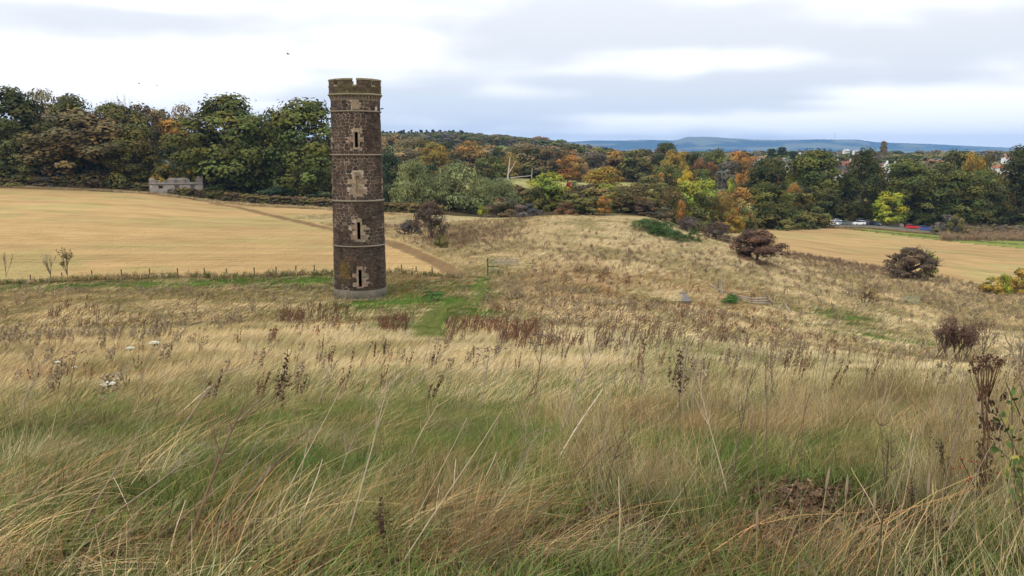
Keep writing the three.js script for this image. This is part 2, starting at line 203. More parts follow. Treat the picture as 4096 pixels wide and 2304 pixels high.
// ------------------------------------------------------------------ the land as one grid cut into its surfaces
{
  const as = [-4, -2.4, -1.5, -1.1, -.95, -.85, -.77]; for (let a = -.70; a < .7001; a += .0032) as.push(a); as.push(.77, .85, .95, 1.1, 1.5, 2.4, 4);
  const Ds = [-60, -45, -32, -22, -15, -10, -6, -3, -1.2]; for (let D = 0; D < 430; D += Math.max(.32, .0105 * D)) Ds.push(D); for (let D = 430; D < 10900; D *= 1.035) Ds.push(D);
  const n = as.length, pos = new Float32Array(n * Ds.length * 3), col = new Float32Array(n * Ds.length * 3), uv = new Float32Array(n * Ds.length * 2), parts = {};
  Ds.forEach((D, j) => as.forEach((a, i) => {
    const k = j * n + i, X = a * Math.max(D, 12), Y = H(X, D), r = regionOf(X, D);
    pos.set([X, Y, -D], k * 3); uv.set([X, D], k * 2);
    const big = fbm(X / 23 + 5, D / 23, 3), mid = fbm(X / 5, D / 5 + 30, 3);
    let c;
    if (r === 'left' || r === 'right') { const streak = fbm(X / 60, D / 2.4, 3), g = .74 + .26 * big + .2 * (streak - .5) + .24 * mid, gr = smooth(.50, .72, fbm(X / 16 + 70, D / 16, 3)) * .7; c = [.345 * g * (1 - .2 * gr), .246 * g, .134 * g * (1 - .1 * gr)]; }
    else if (r === 'track') c = [.13 + .05 * mid, .085 + .035 * mid, .042 + .02 * mid];
    else if (r === 'path') c = [.07 + .03 * mid, .075 + .04 * mid, .026];
    else if (r === 'park') c = [.10 + .05 * mid, .10 + .045 * mid, .085 + .04 * mid];
    else if (r === 'verge') c = [.11 + .09 * big, .16 + .06 * big, .045];
    else if (r === 'pasture') { const g = .7 + .6 * big; c = [.25 * g, .235 * g, .10 * g]; }
    else if (r === 'water') c = [.2, .26, .33];
    else if (D > 300 || (D > 205 && X < 15) || (D > 235 && X > 0)) { const hill = D > 600 && D < 1150 && X / D < .02; const g = .6 + .7 * mid; c = hill ? [.13 * g, .17 * g, .05 * g] : [.075 * g, .058 * g, .03 * g]; }
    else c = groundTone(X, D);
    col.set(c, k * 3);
  }));
  const grid = new THREE.BufferGeometry(), all = [];
  for (let j = 0; j < Ds.length - 1; j++) for (let i = 0; i < n - 1; i++) {
    const k = j * n + i, D = (Ds[j] + Ds[j + 1]) / 2, X = (as[i] + as[i + 1]) / 2 * Math.max(D, 12), q = [k, k + 1, k + n + 1, k, k + n + 1, k + n];
    (parts[regionOf(X, D)] ??= []).push(...q); for (const v of q) all.push(v);
  }
  grid.setAttribute('position', new THREE.BufferAttribute(pos, 3)); grid.setIndex(all); grid.computeVertexNormals();
  const nor = grid.attributes.normal.array;
  const looks = {
    meadow: ['ground', mat(1, 1, 1, { vertexColors: true, map: earthTex, roughness: 1, specularIntensity: .05, bumpMap: earthTex, bumpScale: .05 }), 'rough grassy hillside falling to the valley, under the grass and weeds', 'ground'],
    left: ['stubble_field', mat(1.25, 1.25, 1.25, { vertexColors: true, map: stubbleTex, roughness: 1, specularIntensity: .05, bumpMap: stubbleBump, bumpScale: .06 }), 'golden stubble field left of and behind the tower', 'field'],
    right: ['stubble_field', mat(1.2, 1.2, 1.2, { vertexColors: true, map: stubbleTex, roughness: 1, specularIntensity: .05, bumpMap: stubbleBump, bumpScale: .06 }), 'tan stubble field at the right below the parked cars', 'field'],
    track: ['track', mat(1.2, 1.2, 1.2, { vertexColors: true, map: earthTex, roughness: 1, specularIntensity: .05 }), 'narrow bare earth track along the edge of the stubble field behind the tower', 'track'],
    path: ['footpath', mat(1.2, 1.2, 1.2, { vertexColors: true, map: earthTex, roughness: 1, specularIntensity: .05 }), 'trodden footpath through the green grass right of the tower', 'path'],
    park: ['car_park', mat(1.2, 1.2, 1.2, { vertexColors: true, map: earthTex, roughness: 1, specularIntensity: .1 }), 'gravel car park under the trees at the right', 'car park'],
    verge: ['grass_verge', mat(1.2, 1.2, 1.2, { vertexColors: true, map: earthTex, roughness: 1, specularIntensity: .05 }), 'green grass verge between the right stubble field and the cars', 'verge'],
    pasture: ['pasture', mat(1.2, 1.2, 1.2, { vertexColors: true, map: earthTex, roughness: 1, specularIntensity: .05 }), 'pale pasture glimpsed between the two belts of autumn trees', 'field'],
    water: ['water', mat(.25, .32, .4, { roughness: .25, specularIntensity: .5 }), 'far strip of water before the blue hills', 'water'],
  };
  for (const [r, idx] of Object.entries(parts)) {
    const [name, m, label, cat] = looks[r], map = new Map(), P = [], N = [], C = [], U = [], I = [];
    for (const v of idx) { let w = map.get(v); if (w === undefined) { w = map.size; map.set(v, w); P.push(pos[v * 3], pos[v * 3 + 1], pos[v * 3 + 2]); N.push(nor[v * 3], nor[v * 3 + 1], nor[v * 3 + 2]); C.push(col[v * 3], col[v * 3 + 1], col[v * 3 + 2]); U.push(uv[v * 2], uv[v * 2 + 1]); } I.push(w); }
    const g = new THREE.BufferGeometry();
    g.setAttribute('position', new THREE.Float32BufferAttribute(P, 3)); g.setAttribute('normal', new THREE.Float32BufferAttribute(N, 3)); g.setAttribute('color', new THREE.Float32BufferAttribute(C, 3)); g.setAttribute('uv', new THREE.Float32BufferAttribute(U, 2)); g.setIndex(I);
    tag(addMesh(name, g, m), label, cat, null, 'structure');
  }
}
// blue hills across the water
{
  const ridge = [[1100, 357], [1300, 354], [1400, 356], [1450, 355], [1500, 352], [1560, 352.5], [1620, 350.5], [1690, 352], [1706, 350], [1716, 346.5], [1730, 343], [1770, 343], [1800, 344], [1830, 346.5], [1870, 348], [1900, 350], [1950, 351], [2000, 350.5], [2060, 349.5], [2100, 350], [2150, 350], [2175, 353], [2200, 356], [2260, 359], [2330, 361], [2400, 364.5], [2450, 367], [2520, 370], [2600, 372], [2900, 374]];
  const f = pchip(ridge.map(r => azU(r[0] / S, 0)), ridge.map(r => -tanV(r[1] / S) * 12300)), P = [], C = [], U = [], I = [], nx = 420, nz = 40;
  for (let j = 0; j <= nz; j++) for (let i = 0; i <= nx; i++) {
    const a = lerp(azU(1100 / S, 0), azU(2900 / S, 0), i / nx), q = j / nz, D = lerp(10600, 15400, q), X = a * D, rise = q < .36 ? Math.pow(q / .36, .8) : Math.pow(1 - (q - .36) / .64, 1.2);
    const crest = Math.max(6, f(a) + 70) + (fbm(a * 900, 3, 3) - .5) * 8, e = (fbm(X / 420, D / 420, 4) - .5) * 90 * Math.sin(Math.PI * Math.min(1, q / .36)) * (q < .36 ? 1 : .3);
    P.push(X, -72 + rise * crest + e * .5, -D); U.push(X, D);
    const n = fbm(X / 420 + 9, D / 260, 3), w = smooth(.48, .56, n); C.push(lerp(.03, .12, w), lerp(.045, .12, w), lerp(.03, .06, w));
    if (j < nz && i < nx) { const k = j * (nx + 1) + i; I.push(k, k + 1, k + nx + 2, k, k + nx + 2, k + nx + 1); }
  }
  const g = new THREE.BufferGeometry(); g.setAttribute('position', new THREE.Float32BufferAttribute(P, 3)); g.setAttribute('color', new THREE.Float32BufferAttribute(C, 3)); g.setAttribute('uv', new THREE.Float32BufferAttribute(U, 2)); g.setIndex(I); g.computeVertexNormals();
  tag(addMesh('hills', g, mat(1, 1, 1, { vertexColors: true, roughness: 1, specularIntensity: 0 })), 'long blue hills on the far shore under the clouds', 'hills', null, 'structure');
}

// ------------------------------------------------------------------ shapes
function limb(p0, p1, r0, r1, sides = 5) {                  // a tapered bar
  const d = p1.clone().sub(p0), L = d.length(), g = new THREE.CylinderGeometry(r1, r0, L, sides, 1, true); g.translate(0, L / 2, 0);
  g.applyQuaternion(new THREE.Quaternion().setFromUnitVectors(V(0, 1, 0), d.normalize())); g.translate(p0.x, p0.y, p0.z); return g;
}
function box(w, h, d, x = 0, y = 0, z = 0, ry = 0, rz = 0) { const g = new THREE.BoxGeometry(w, h, d); if (rz) g.rotateZ(rz); if (ry) g.rotateY(ry); g.translate(x, y, z); return g; }
const noUV = g => { g = g.index ? g.toNonIndexed() : g; g.deleteAttribute('uv'); return g; };
const merge = list => mergeGeometries(list.map(g => g.index ? g.toNonIndexed() : g));
function tint(g, r, gr, b) { const n = g.attributes.position.count, c = new Float32Array(n * 3); for (let i = 0; i < n; i++) c.set([r, gr, b], i * 3); g.setAttribute('color', new THREE.BufferAttribute(c, 3)); return g; }
// a curved block of a round wall: front at angle 0 faces +z
function arcBlock(t0, t1, y0, y1, ri, ro, seg) {
  seg = seg ?? Math.max(1, Math.round((t1 - t0) / .09)); const P = [], U = [], I = [], add = (a, b, c, d) => { const k = P.length / 3; for (const v of [a, b, c, d]) { P.push(...v.slice(0, 3)); U.push(v[3], v[4]); } I.push(k, k + 1, k + 2, k, k + 2, k + 3); };
  const p = (t, y, r) => [r * Math.sin(t), y, r * Math.cos(t), t * ro, y];
  for (let i = 0; i < seg; i++) {
    const a = lerp(t0, t1, i / seg), b = lerp(t0, t1, (i + 1) / seg), R = v => { v[4] = v[1] + v[2]; return v; };
    add(p(a, y0, ro), p(b, y0, ro), p(b, y1, ro), p(a, y1, ro)); add(p(b, y0, ri), p(a, y0, ri), p(a, y1, ri), p(b, y1, ri));
    add(R(p(a, y1, ro)), R(p(b, y1, ro)), R(p(b, y1, ri)), R(p(a, y1, ri))); add(R(p(a, y0, ri)), R(p(b, y0, ri)), R(p(b, y0, ro)), R(p(a, y0, ro)));
  }
  if (t1 - t0 < 6.28) for (const [t, s] of [[t0, -1], [t1, 1]]) { const q = [p(t, y0, ri), p(t, y0, ro), p(t, y1, ro), p(t, y1, ri)]; q.forEach((v, i) => v[3] += (i === 0 || i === 3) ? .3 : 0); s < 0 ? add(...q) : add(...q.reverse()); }
  const g = new THREE.BufferGeometry(); g.setAttribute('position', new THREE.Float32BufferAttribute(P, 3)); g.setAttribute('uv', new THREE.Float32BufferAttribute(U, 2)); g.setIndex(I); g.computeVertexNormals(); return g;
}

// ------------------------------------------------------------------ the tower
{
  const { X, D } = TOWER, baseY = -tanV(299) * (D - 2.4), rb = 2.34, rt = 2.13;
  const tower = thing('stone_tower', 'tall round dark rubble stone tower with battlements and slit windows', 'tower', X, baseY, -D);
  tower.rotation.y = Math.atan2(-X, D);
  const yO = vo => -tanV(vo / 4) * (D - 2.3) - baseY;       // height above the base of a photograph row, on the near face
  const yTop = yO(378), RR = y => lerp(rb, rt, clamp((y - .5) / (yTop - .5)));
  const rng = mulberry(77);
  const stoneMat = mat(1, 1, 1, { vertexColors: true, map: stoneTex, bumpMap: stoneBump, bumpScale: .03, roughness: .95, specularIntensity: .2 });
  const dressed = [[.31, .235, .16], [.28, .205, .14], [.35, .265, .175], [.30, .21, .155], [.24, .19, .14]].map(c => mat(...c, { map: stoneTex, bumpMap: stoneBump, bumpScale: .015, specularIntensity: .2 }));
  const ringMat = mat(.27, .225, .165, { map: stoneTex, bumpMap: stoneBump, bumpScale: .02, specularIntensity: .2 });
  const mossMat = mat(.30, .265, .17, { map: stoneTex, bumpMap: stoneBump, bumpScale: .02, specularIntensity: .2 });
  const plinthTop = yO(1163);
  const strings = [[440.5, 447], [616.5, 623], [802, 809], [984, 990]].map(([a, b]) => [yO(b), yO(a)]);
  // windows: rows of the slit, of the whole surround, quoins; the second is blind
  const wins = [
    { slit: [528, 588], all: [512, 598], q: [[548, 568, .64]], w: .14 }, { slit: [705, 776], all: [688, 785], q: [[716, 735, .69], [756, 776, .70]], w: .15, blind: 1 },
    { slit: [889, 958], all: [876, 967], q: [[900, 918, .63], [940, 958, .71]], w: .14 }, { slit: [1079, 1147], all: [1066, 1153], q: [[1094, 1111, .70], [1130, 1147, .68]], w: .145 },
  ];
  const faces = [0, -Math.PI / 2 - .06, Math.PI / 2 + .06];
  const keepOut = [];                                       // [angle, half width, y0, y1] not covered with rubble
  const holes = [];
  for (const th of faces) for (const w of wins) {
    const [s1, s0] = w.slit.map(yO), [a1, a0] = w.all.map(yO), R = RR((s0 + s1) / 2), f = R + .045, half = .31;
    keepOut.push([th, half + .02, a0, a1]); holes.push([th, w.w / R, s0, s1]);
    const g = new THREE.Group(); g.name = 'window'; tower.add(g);
    const blk = (name, x0, x1, y0, y1, ro = f, ri = R - .42) => { const o = addMesh(name, arcBlock(th + x0 / R, th + x1 / R, y0, y1, ri, ro), dressed[Math.floor(rng() * 5)], g); return o; };
    blk('lintel', -half + .04, half - .04, s1, a1); blk('sill', -half, half, a0, s0 - .02, f + .03);
    // each jamb is stacked from uprights and longer quoins
    let levels = [s0 - .02, ...w.q.flatMap(q => [yO(q[1]), yO(q[0])]).sort((p, q) => p - q).map(y => clamp(y, s0 - .02, s1)), s1];
    for (const sd of [-1, 1]) for (let i = 0; i < levels.length - 1; i++) {
      if (levels[i + 1] - levels[i] < .05) continue;
      const mid = (levels[i] + levels[i + 1]) / 2, q = w.q.find(q => mid > yO(q[1]) && mid < yO(q[0])), out = q ? q[2] * (.94 + .12 * rng()) : half - .03 * rng();
      if (q) keepOut.push([th + sd * (out - .15) / R, .17, levels[i], levels[i + 1]]);
      sd < 0 ? blk(q ? 'quoin' : 'jamb', -out, -w.w, levels[i], levels[i + 1] - .006, f - .008 * rng()) : blk(q ? 'quoin' : 'jamb', w.w, out, levels[i], levels[i + 1] - .006, f - .008 * rng());
    }
    if (w.blind) addMesh('blocking_stone', arcBlock(th - w.w / R, th + w.w / R, s0 - .02, s1, R - .4, R - .10), dressed[2], g);
  }
  // plaque with a round recess and a pale replaced stone
  const [p1, p0] = [yO(401), yO(436)];
  { const R = RR(p0), sh = new THREE.Shape([[-.3, 0], [.3, 0], [.3, p1 - p0], [-.3, p1 - p0]].map(p => new THREE.Vector2(...p))); const hole = new THREE.Path(); hole.absarc(0, (p1 - p0) * .5, .135, 0, 7); sh.holes.push(hole);
    const g = new THREE.ExtrudeGeometry(sh, { depth: .2, bevelEnabled: true, bevelSize: .012, bevelThickness: .012, bevelSegments: 1, curveSegments: 16 }); g.translate(0, p0, R - .13);
    addMesh('plaque', g, dressed[0], tower); const d = new THREE.CylinderGeometry(.15, .15, .05, 20); d.rotateX(Math.PI / 2); d.translate(0, (p0 + p1) / 2, R - .09); addMesh('plaque_recess', d, mat(.12, .09, .065, { map: stoneTex }), tower); keepOut.push([0, .3, p0, p1]); }
  const pale = [yO(441), yO(425)]; keepOut.push([.97, .16, pale[0], pale[1]]);
  addMesh('pale_stone', arcBlock(.97 - .085, .97 + .075, pale[0] + .02, pale[1], rt - .1, RR(pale[0]) + .04), mat(.55, .49, .40, { map: stoneTex }), tower).userData.label = 'pale new stone near the top right of the tower';
  // mortar core with the slits left open
  {
    const T = [], Y = []; for (let i = 0; i < 144; i++) T.push(-Math.PI + i * 2 * Math.PI / 144); for (const [t, w] of holes) for (const s of [-1, 1]) { let x = t + s * w; if (x > Math.PI) x -= 2 * Math.PI; if (x < -Math.PI) x += 2 * Math.PI; T.push(x); } T.push(Math.PI); T.sort((a, b) => a - b);
    for (let y = 0; y < yTop; y += .16) Y.push(y); for (const h of holes.slice(0, 4)) Y.push(h[2], h[3]); Y.push(yTop); Y.sort((a, b) => a - b);
    const P = [], C = [], U = [], I = [], n = T.length;
    Y.forEach(y => T.forEach(t => {
      const r = RR(y), s = t * rb; P.push(r * Math.sin(t), y, r * Math.cos(t)); U.push(s, y);
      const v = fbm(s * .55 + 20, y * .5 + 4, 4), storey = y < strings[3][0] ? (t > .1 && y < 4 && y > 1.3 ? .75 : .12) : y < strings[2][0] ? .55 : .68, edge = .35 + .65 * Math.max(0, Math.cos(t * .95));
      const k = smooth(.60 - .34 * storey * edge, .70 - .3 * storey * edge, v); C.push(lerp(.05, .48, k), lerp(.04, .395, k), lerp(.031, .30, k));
    }));
    for (let j = 0; j < Y.length - 1; j++) for (let i = 0; i < n - 1; i++) {
      const y = (Y[j] + Y[j + 1]) / 2, t = (T[i] + T[i + 1]) / 2; if (Y[j + 1] - Y[j] < 1e-5 || T[i + 1] - T[i] < 1e-5) continue;
      if (holes.some(([h, w, a, b]) => { let dt = Math.abs(t - h); if (dt > Math.PI) dt = 2 * Math.PI - dt; return dt < w && y > a && y < b; })) continue;
      const k = j * n + i; I.push(k, k + 1, k + n + 1, k, k + n + 1, k + n);
    }
    const g = new THREE.BufferGeometry(); g.setAttribute('position', new THREE.Float32BufferAttribute(P, 3)); g.setAttribute('color', new THREE.Float32BufferAttribute(C, 3)); g.setAttribute('uv', new THREE.Float32BufferAttribute(U, 2)); g.setIndex(I); g.computeVertexNormals();
    addMesh('wall', g, stoneMat, tower);
  }
  // rubble: irregular stones cut from a jittered course pattern
  const cells = [];
  const rubble = (ya, yb, RF, seed, moss) => {
    const r = mulberry(seed), seeds = [], R = RF((ya + yb) / 2), L = 2 * Math.PI * R;
    let y = ya, row = 0;
    while (y < yb - .03) { let hgt = .17 + .2 * r(); if (yb - y - hgt < .12) hgt = yb - y; let s = r() * .4; const off = s; while (s < L + off - .1) { const w = (.24 + .42 * r()) * (hgt > .3 ? 1.1 : 1); seeds.push([(s + w / 2) % L, y + hgt * (.5 + (r() - .5) * .55), r() < .12 ? .09 : 0]); s += w; } y += hgt; row++; }
    // phantom seeds keep the rubble off the dressed stones
    const ghosts = []; for (const [t, hw, a, b] of keepOut) if (b > ya && a < yb) for (let yy = a + .06; yy < b; yy += .12) for (let x = -hw + .05; x <= hw; x += .1) ghosts.push([((t * R + x) % L + L) % L, yy, 0, 1]);
    const clear = seeds.filter(([s, y2]) => !keepOut.some(([t, hw, a, b]) => { let d = Math.abs(s - ((t * R) % L + L) % L); d = Math.min(d, L - d); return d < hw + .02 && y2 > a - .02 && y2 < b + .02; }));
    const every = [...clear, ...ghosts];
    for (const [sx, sy, bias] of clear) {
      let pg = [[-.6, -.5], [.6, -.5], [.6, .5], [-.6, .5]].map(([a, b]) => [a, b]);
      const cut = (nx, ny, d) => { const o = []; for (let i = 0; i < pg.length; i++) { const a = pg[i], b = pg[(i + 1) % pg.length], da = a[0] * nx + a[1] * ny - d, db = b[0] * nx + b[1] * ny - d; if (da <= 0) o.push(a); if (da * db < 0) { const t = da / (da - db); o.push([lerp(a[0], b[0], t), lerp(a[1], b[1], t)]); } } pg = o; };
      for (const [ox, oy, ob, gh] of every) {
        let dx = ox - sx; if (dx > L / 2) dx -= L; if (dx < -L / 2) dx += L; const dy = oy - sy; if (Math.abs(dx) > 1.1 || Math.abs(dy) > .9 || (dx === 0 && dy === 0)) continue;
        // sharper in height than in width, so courses read
        const ay = dy * 1.7, l = Math.hypot(dx, ay), nx = dx / l, ny = ay / l * 1.7; cut(nx, ny, l * (gh ? .5 : .5 + (bias || 0) - (ob || 0))); if (pg.length < 3) break;
      }
      cut(0, 1, yb - sy); cut(0, -1, sy - ya);
      if (pg.length < 3) continue;
      let area = 0; pg.forEach((a, i) => { const b = pg[(i + 1) % pg.length]; area += a[0] * b[1] - a[1] * b[0]; }); area = Math.abs(area) / 2; if (area < .008) continue;
      cells.push({ pg, sx, sy, R, RF, area, moss, th: (() => { let t = sx / R; if (t > Math.PI) t -= 2 * Math.PI; return t; })() });
    }
  };
  const lv = [plinthTop, strings[3][0], strings[3][1], strings[2][0], strings[2][1], strings[1][0], strings[1][1], strings[0][0], strings[0][1], yO(398)];
  for (let i = 0; i < 10; i += 2) rubble(lv[i] + .01, lv[i + 1] - .01, RR, 100 + i, 0);
  const Rp = rt + .135, parLow = yO(372), sillY = yO(341), merTop = yO(318), notch = i => -.02 + i * Math.PI / 4, nHalf = .19 / Rp;
  const crown = [];
  for (let i = 0; i < 8; i++) keepOut.push([notch(i), .19, sillY, merTop + .1]);
  rubble(parLow + .01, merTop - .01, () => Rp, 333, 1);
  const stoneGeo = c => {
    const r = mulberry(Math.floor(c.sx * 991 + c.sy * 7919)), mort = smooth(.42, .62, fbm(c.th * rb * .55 + 20, c.sy * .5 + 4, 4)), gap = .008 + .006 * r() + .008 * mort * (.3 + 1.0 * r()), n0 = c.pg.length, cx = c.pg.reduce((a, p) => a + p[0], 0) / n0, cy = c.pg.reduce((a, p) => a + p[1], 0) / n0;
    let pg = []; for (let i = 0; i < n0; i++) { const a = c.pg[i], b = c.pg[(i + 1) % n0], p = c.pg[(i + n0 - 1) % n0]; const q = .10 + .08 * r(); pg.push([lerp(a[0], p[0], q), lerp(a[1], p[1], q)], [lerp(a[0], b[0], q), lerp(a[1], b[1], q)]); }
    pg = pg.map(([x, y]) => [x + (r() - .5) * .014, y + (r() - .5) * .014]);
    const size = Math.sqrt(c.area), out = .018 + .028 * r(), tx = (r() - .5) * .07, ty = (r() - .5) * .07, ring = (sh, o) => pg.map(([x, y]) => { const k = Math.max(.2, 1 - sh * 2 / size), px = cx + (x - cx) * k, py = cy + (y - cy) * k; const R = c.RF(c.sy + py) + (o > 0 ? o + px * tx + py * ty : o), t = (c.sx + px) / c.R; return [R * Math.sin(t), c.sy + py, R * Math.cos(t), c.sx + px, c.sy + py]; });
    const rings = [ring(gap, -.02), ring(gap, out * .55), ring(gap + .014, out)], P = [], U = [], I = [], n = pg.length;
    rings.forEach(q => q.forEach(v => { P.push(v[0], v[1], v[2]); U.push(v[3] + r() * 0, v[4]); }));
    for (let k = 0; k < 2; k++) for (let i = 0; i < n; i++) { const a = k * n + i, b = k * n + (i + 1) % n; I.push(a, b, b + n, a, b + n, a + n); }
    for (let i = 1; i < n - 1; i++) I.push(2 * n, 2 * n + i, 2 * n + i + 1);
    const g = new THREE.BufferGeometry(); g.setAttribute('position', new THREE.Float32BufferAttribute(P, 3)); g.setAttribute('uv', new THREE.Float32BufferAttribute(U.map(u => u * .6 + Math.floor(r() * 1) ), 2)); g.setIndex(I); g.computeVertexNormals();
    const v = r(); let col = v < .5 ? [.118, .08, .061] : v < .68 ? [.10, .075, .06] : v < .84 ? [.135, .09, .066] : v < .90 ? [.072, .058, .052] : v < .97 ? [.15, .11, .078] : [.21, .16, .115]; const b = (.66 + .4 * r()) * (.72 + .5 * fbm(c.th * rb * 1.1 + 4, c.sy * .35 + 9, 3)) * (.8 + .4 * fbm(c.th * rb * 3.2, c.sy * .5, 2)); col = col.map(x => x * b);
    if (c.sy < strings[3][0] && v >= .86) col = [.08, .066, .052];
    const lich = Math.exp(-(((c.th + .62) / .26) ** 2 + ((c.sy - 2.5) / .85) ** 2)) * (.55 + .6 * r()); col = [lerp(col[0], .19, clamp(lich)), lerp(col[1], .125, clamp(lich)), lerp(col[2], .022, clamp(lich))];
    if (c.moss) { const m = clamp(-.15 + 1.1 * fbm(c.sx * 1.3, c.sy * 1.3 + 50, 3)); col = [lerp(col[0], .155, m), lerp(col[1], .125, m), lerp(col[2], .06, m)]; }
    return tint(g, ...col);
  };
  cells.sort((a, b) => b.area * Math.max(.01, Math.cos(b.th)) - a.area * Math.max(.01, Math.cos(a.th)));
  cells.slice(0, 300).forEach(c => addMesh('stone', stoneGeo(c), stoneMat, tower));
  const rest = addMesh('rubble_stones', mergeGeometries(cells.slice(300).map(stoneGeo)), stoneMat, tower); rest.userData.kind = 'stuff';
  // string courses, corbels, parapet, copings
  for (const [a, b] of strings) { const g = new THREE.TorusGeometry(RR(a) + .055, (b - a) * .62, 10, 96); g.rotateX(Math.PI / 2); g.scale(1, .85, 1); g.translate(0, (a + b) / 2, 0); addMesh('string_course', g, ringMat, tower); }
  const cTop = yO(379), cBot = yO(398);
  for (let i = 0; i < 46; i++) { const t = i * 2 * Math.PI / 46, hgt = (cTop - cBot) / 3, m = dressed[Math.floor(rng() * 5)], parts = [0, 1, 2].map(k => arcBlock(t - .032, t + .032, cBot + k * hgt + .012, cBot + (k + 1) * hgt, rt - .1, rt + .055 + k * .05, 1)); addMesh('corbel', merge(parts), m, tower); }
  addMesh('corbel_backing', arcBlock(0, 2 * Math.PI, cBot, cTop, rt - .2, rt + .02, 96), ringMat, tower);
  { const g = new THREE.TorusGeometry(Rp + .06, .085, 10, 96); g.rotateX(Math.PI / 2); g.translate(0, (parLow + cTop) / 2, 0); addMesh('parapet_moulding', g, mossMat, tower); }
  addMesh('parapet_core', arcBlock(0, 2 * Math.PI, cTop + .02, sillY - .07, Rp - .33, Rp, 96), mat(.12, .095, .06, { map: stoneTex }), tower);
  for (let i = 0; i < 8; i++) {
    const a = notch(i) + nHalf, b = notch(i + 1) - nHalf;
    addMesh('merlon', arcBlock(a, b, sillY - .07, merTop, Rp - .33, Rp, 10), mat(.12, .095, .06, { map: stoneTex }), tower);
    const cut = [[Rp - .40, .1], [Rp + .07, .1]], cop = arcBlock(a - .01, b + .01, merTop, yO(308.5) - .03 * rng(), Rp - .40, Rp + .07, 12); const pp = cop.attributes.position; for (let k = 0; k < pp.count; k++) { const r = Math.hypot(pp.getX(k), pp.getZ(k)); if (pp.getY(k) > merTop + .05 && r > Rp) pp.setY(k, pp.getY(k) - .07); } cop.computeVertexNormals();
    addMesh('coping', cop, mossMat, tower);
    addMesh('notch_sill', arcBlock(notch(i) - nHalf, notch(i) + nHalf, sillY - .07, sillY + .07, Rp - .36, Rp + .05, 2), mossMat, tower);
  }
  const roof = new THREE.CylinderGeometry(Rp - .3, Rp - .3, .1, 48); roof.translate(0, yO(365), 0); addMesh('roof', roof, mat(.09, .085, .075), tower);
  addMesh('plinth', arcBlock(0, 2 * Math.PI, -.9, plinthTop, rb - .3, rb + .075, 96), mat(.33, .29, .225, { map: renderTex, bumpMap: stoneBump, bumpScale: .02 }), tower);
}
// ------------------------------------------------------------------ trees
// a crown: leaf clusters spread over many lobes inside an outline; height and width are 1
function crownGeo(seed, o) {
  const r = mulberry(seed), P = [], N = [], C = [], I = [], lobes = [], rnd = () => r() * 2 - 1;
  const lean = rnd() * .06;
  for (let i = 0; i < o.lobes; i++) {
    const y = lerp(o.y0, .97, Math.pow(r(), o.low ?? .85)), e = o.env(y) * (o.asp ?? 1), a = r() * 6.283, q = e * (.35 + .65 * Math.sqrt(r())), lr = (o.lr ?? .13) * (.55 + .8 * r());
    const out = Math.max(0, q - lr * .55), br = .52 + .92 * r(), w = rnd() * (o.warm ?? .22);
    lobes.push([Math.cos(a) * out + lean * y, Math.min(y, 1 - lr * .5), Math.sin(a) * out, lr, br * (1 + w), br, br * (1 - w * .7)]);
  }
  let tot = 0; const cum = lobes.map(l => tot += l[3] ** 1.8);
  for (let k = 0; k < o.n; k++) {
    const x = r() * tot, l = lobes[cum.findIndex(c => c >= x)], t = r() * 6.283, z = rnd();
    let d = V(Math.sqrt(1 - z * z) * Math.cos(t), z, Math.sqrt(1 - z * z) * Math.sin(t)); if (d.y < -.2 && r() < .65) d.y *= -1;
    const rad = l[3] * (.7 + .38 * r() + (r() < .1 ? .25 : 0)), c = V(l[0] + d.x * rad, l[1] + d.y * rad * (o.squash ?? .72), l[2] + d.z * rad); if (c.y < .01) c.y = .01 + r() * .04;
    const n = d.clone().addScaledVector(V(c.x, .25, c.z).normalize(), .45).add(V(rnd(), rnd(), rnd()).multiplyScalar(.45)).normalize();
    let tg = o.wisp ? V(c.x * 1.4, o.wisp, c.z * 1.4).add(V(rnd(), rnd(), rnd()).multiplyScalar(.5)) : V(rnd(), rnd(), rnd()); tg.addScaledVector(n, -tg.dot(n)).normalize();
    const b = n.clone().cross(tg), L = o.size * (.6 + .8 * r()) * (o.long ?? 1), W = o.size * (.5 + .6 * r()) / (o.long ?? 1), i0 = P.length / 3, v = .82 + .36 * r();
    for (const [p, q] of [[-1, .15 * rnd()], [.1 * rnd(), -1], [1, .15 * rnd()], [.1 * rnd(), 1]]) {
      P.push(c.x + tg.x * L * p + b.x * W * q, c.y + tg.y * L * p + b.y * W * q, c.z + tg.z * L * p + b.z * W * q);
      const m = n.clone().multiplyScalar(.8).add(d.clone().multiplyScalar(.7)).add(V(0, .12, 0)).normalize(); N.push(m.x, m.y, m.z); C.push(l[4] * v, l[5] * v, l[6] * v);
    }
    I.push(i0, i0 + 1, i0 + 2, i0, i0 + 2, i0 + 3);          // wound so that the face looks outward
  }
  // fit to a unit box standing on the ground
  const rad = [], hy = []; for (let i = 0; i < P.length; i += 12) { rad.push(Math.abs(P[i]), Math.abs(P[i + 2])); hy.push(P[i + 1]); }
  rad.sort((a, b) => a - b); hy.sort((a, b) => a - b); const mx = rad[Math.floor(rad.length * .965)], my = hy[Math.floor(hy.length * .988)];
  for (let i = 0; i < P.length; i += 3) { P[i] *= .5 / mx; P[i + 2] *= .5 / mx; P[i + 1] /= my; }
  const g = new THREE.BufferGeometry(); g.setAttribute('position', new THREE.Float32BufferAttribute(P, 3)); g.setAttribute('normal', new THREE.Float32BufferAttribute(N, 3)); g.setAttribute('color', new THREE.Float32BufferAttribute(C, 3)); g.setIndex(I); return g;
}
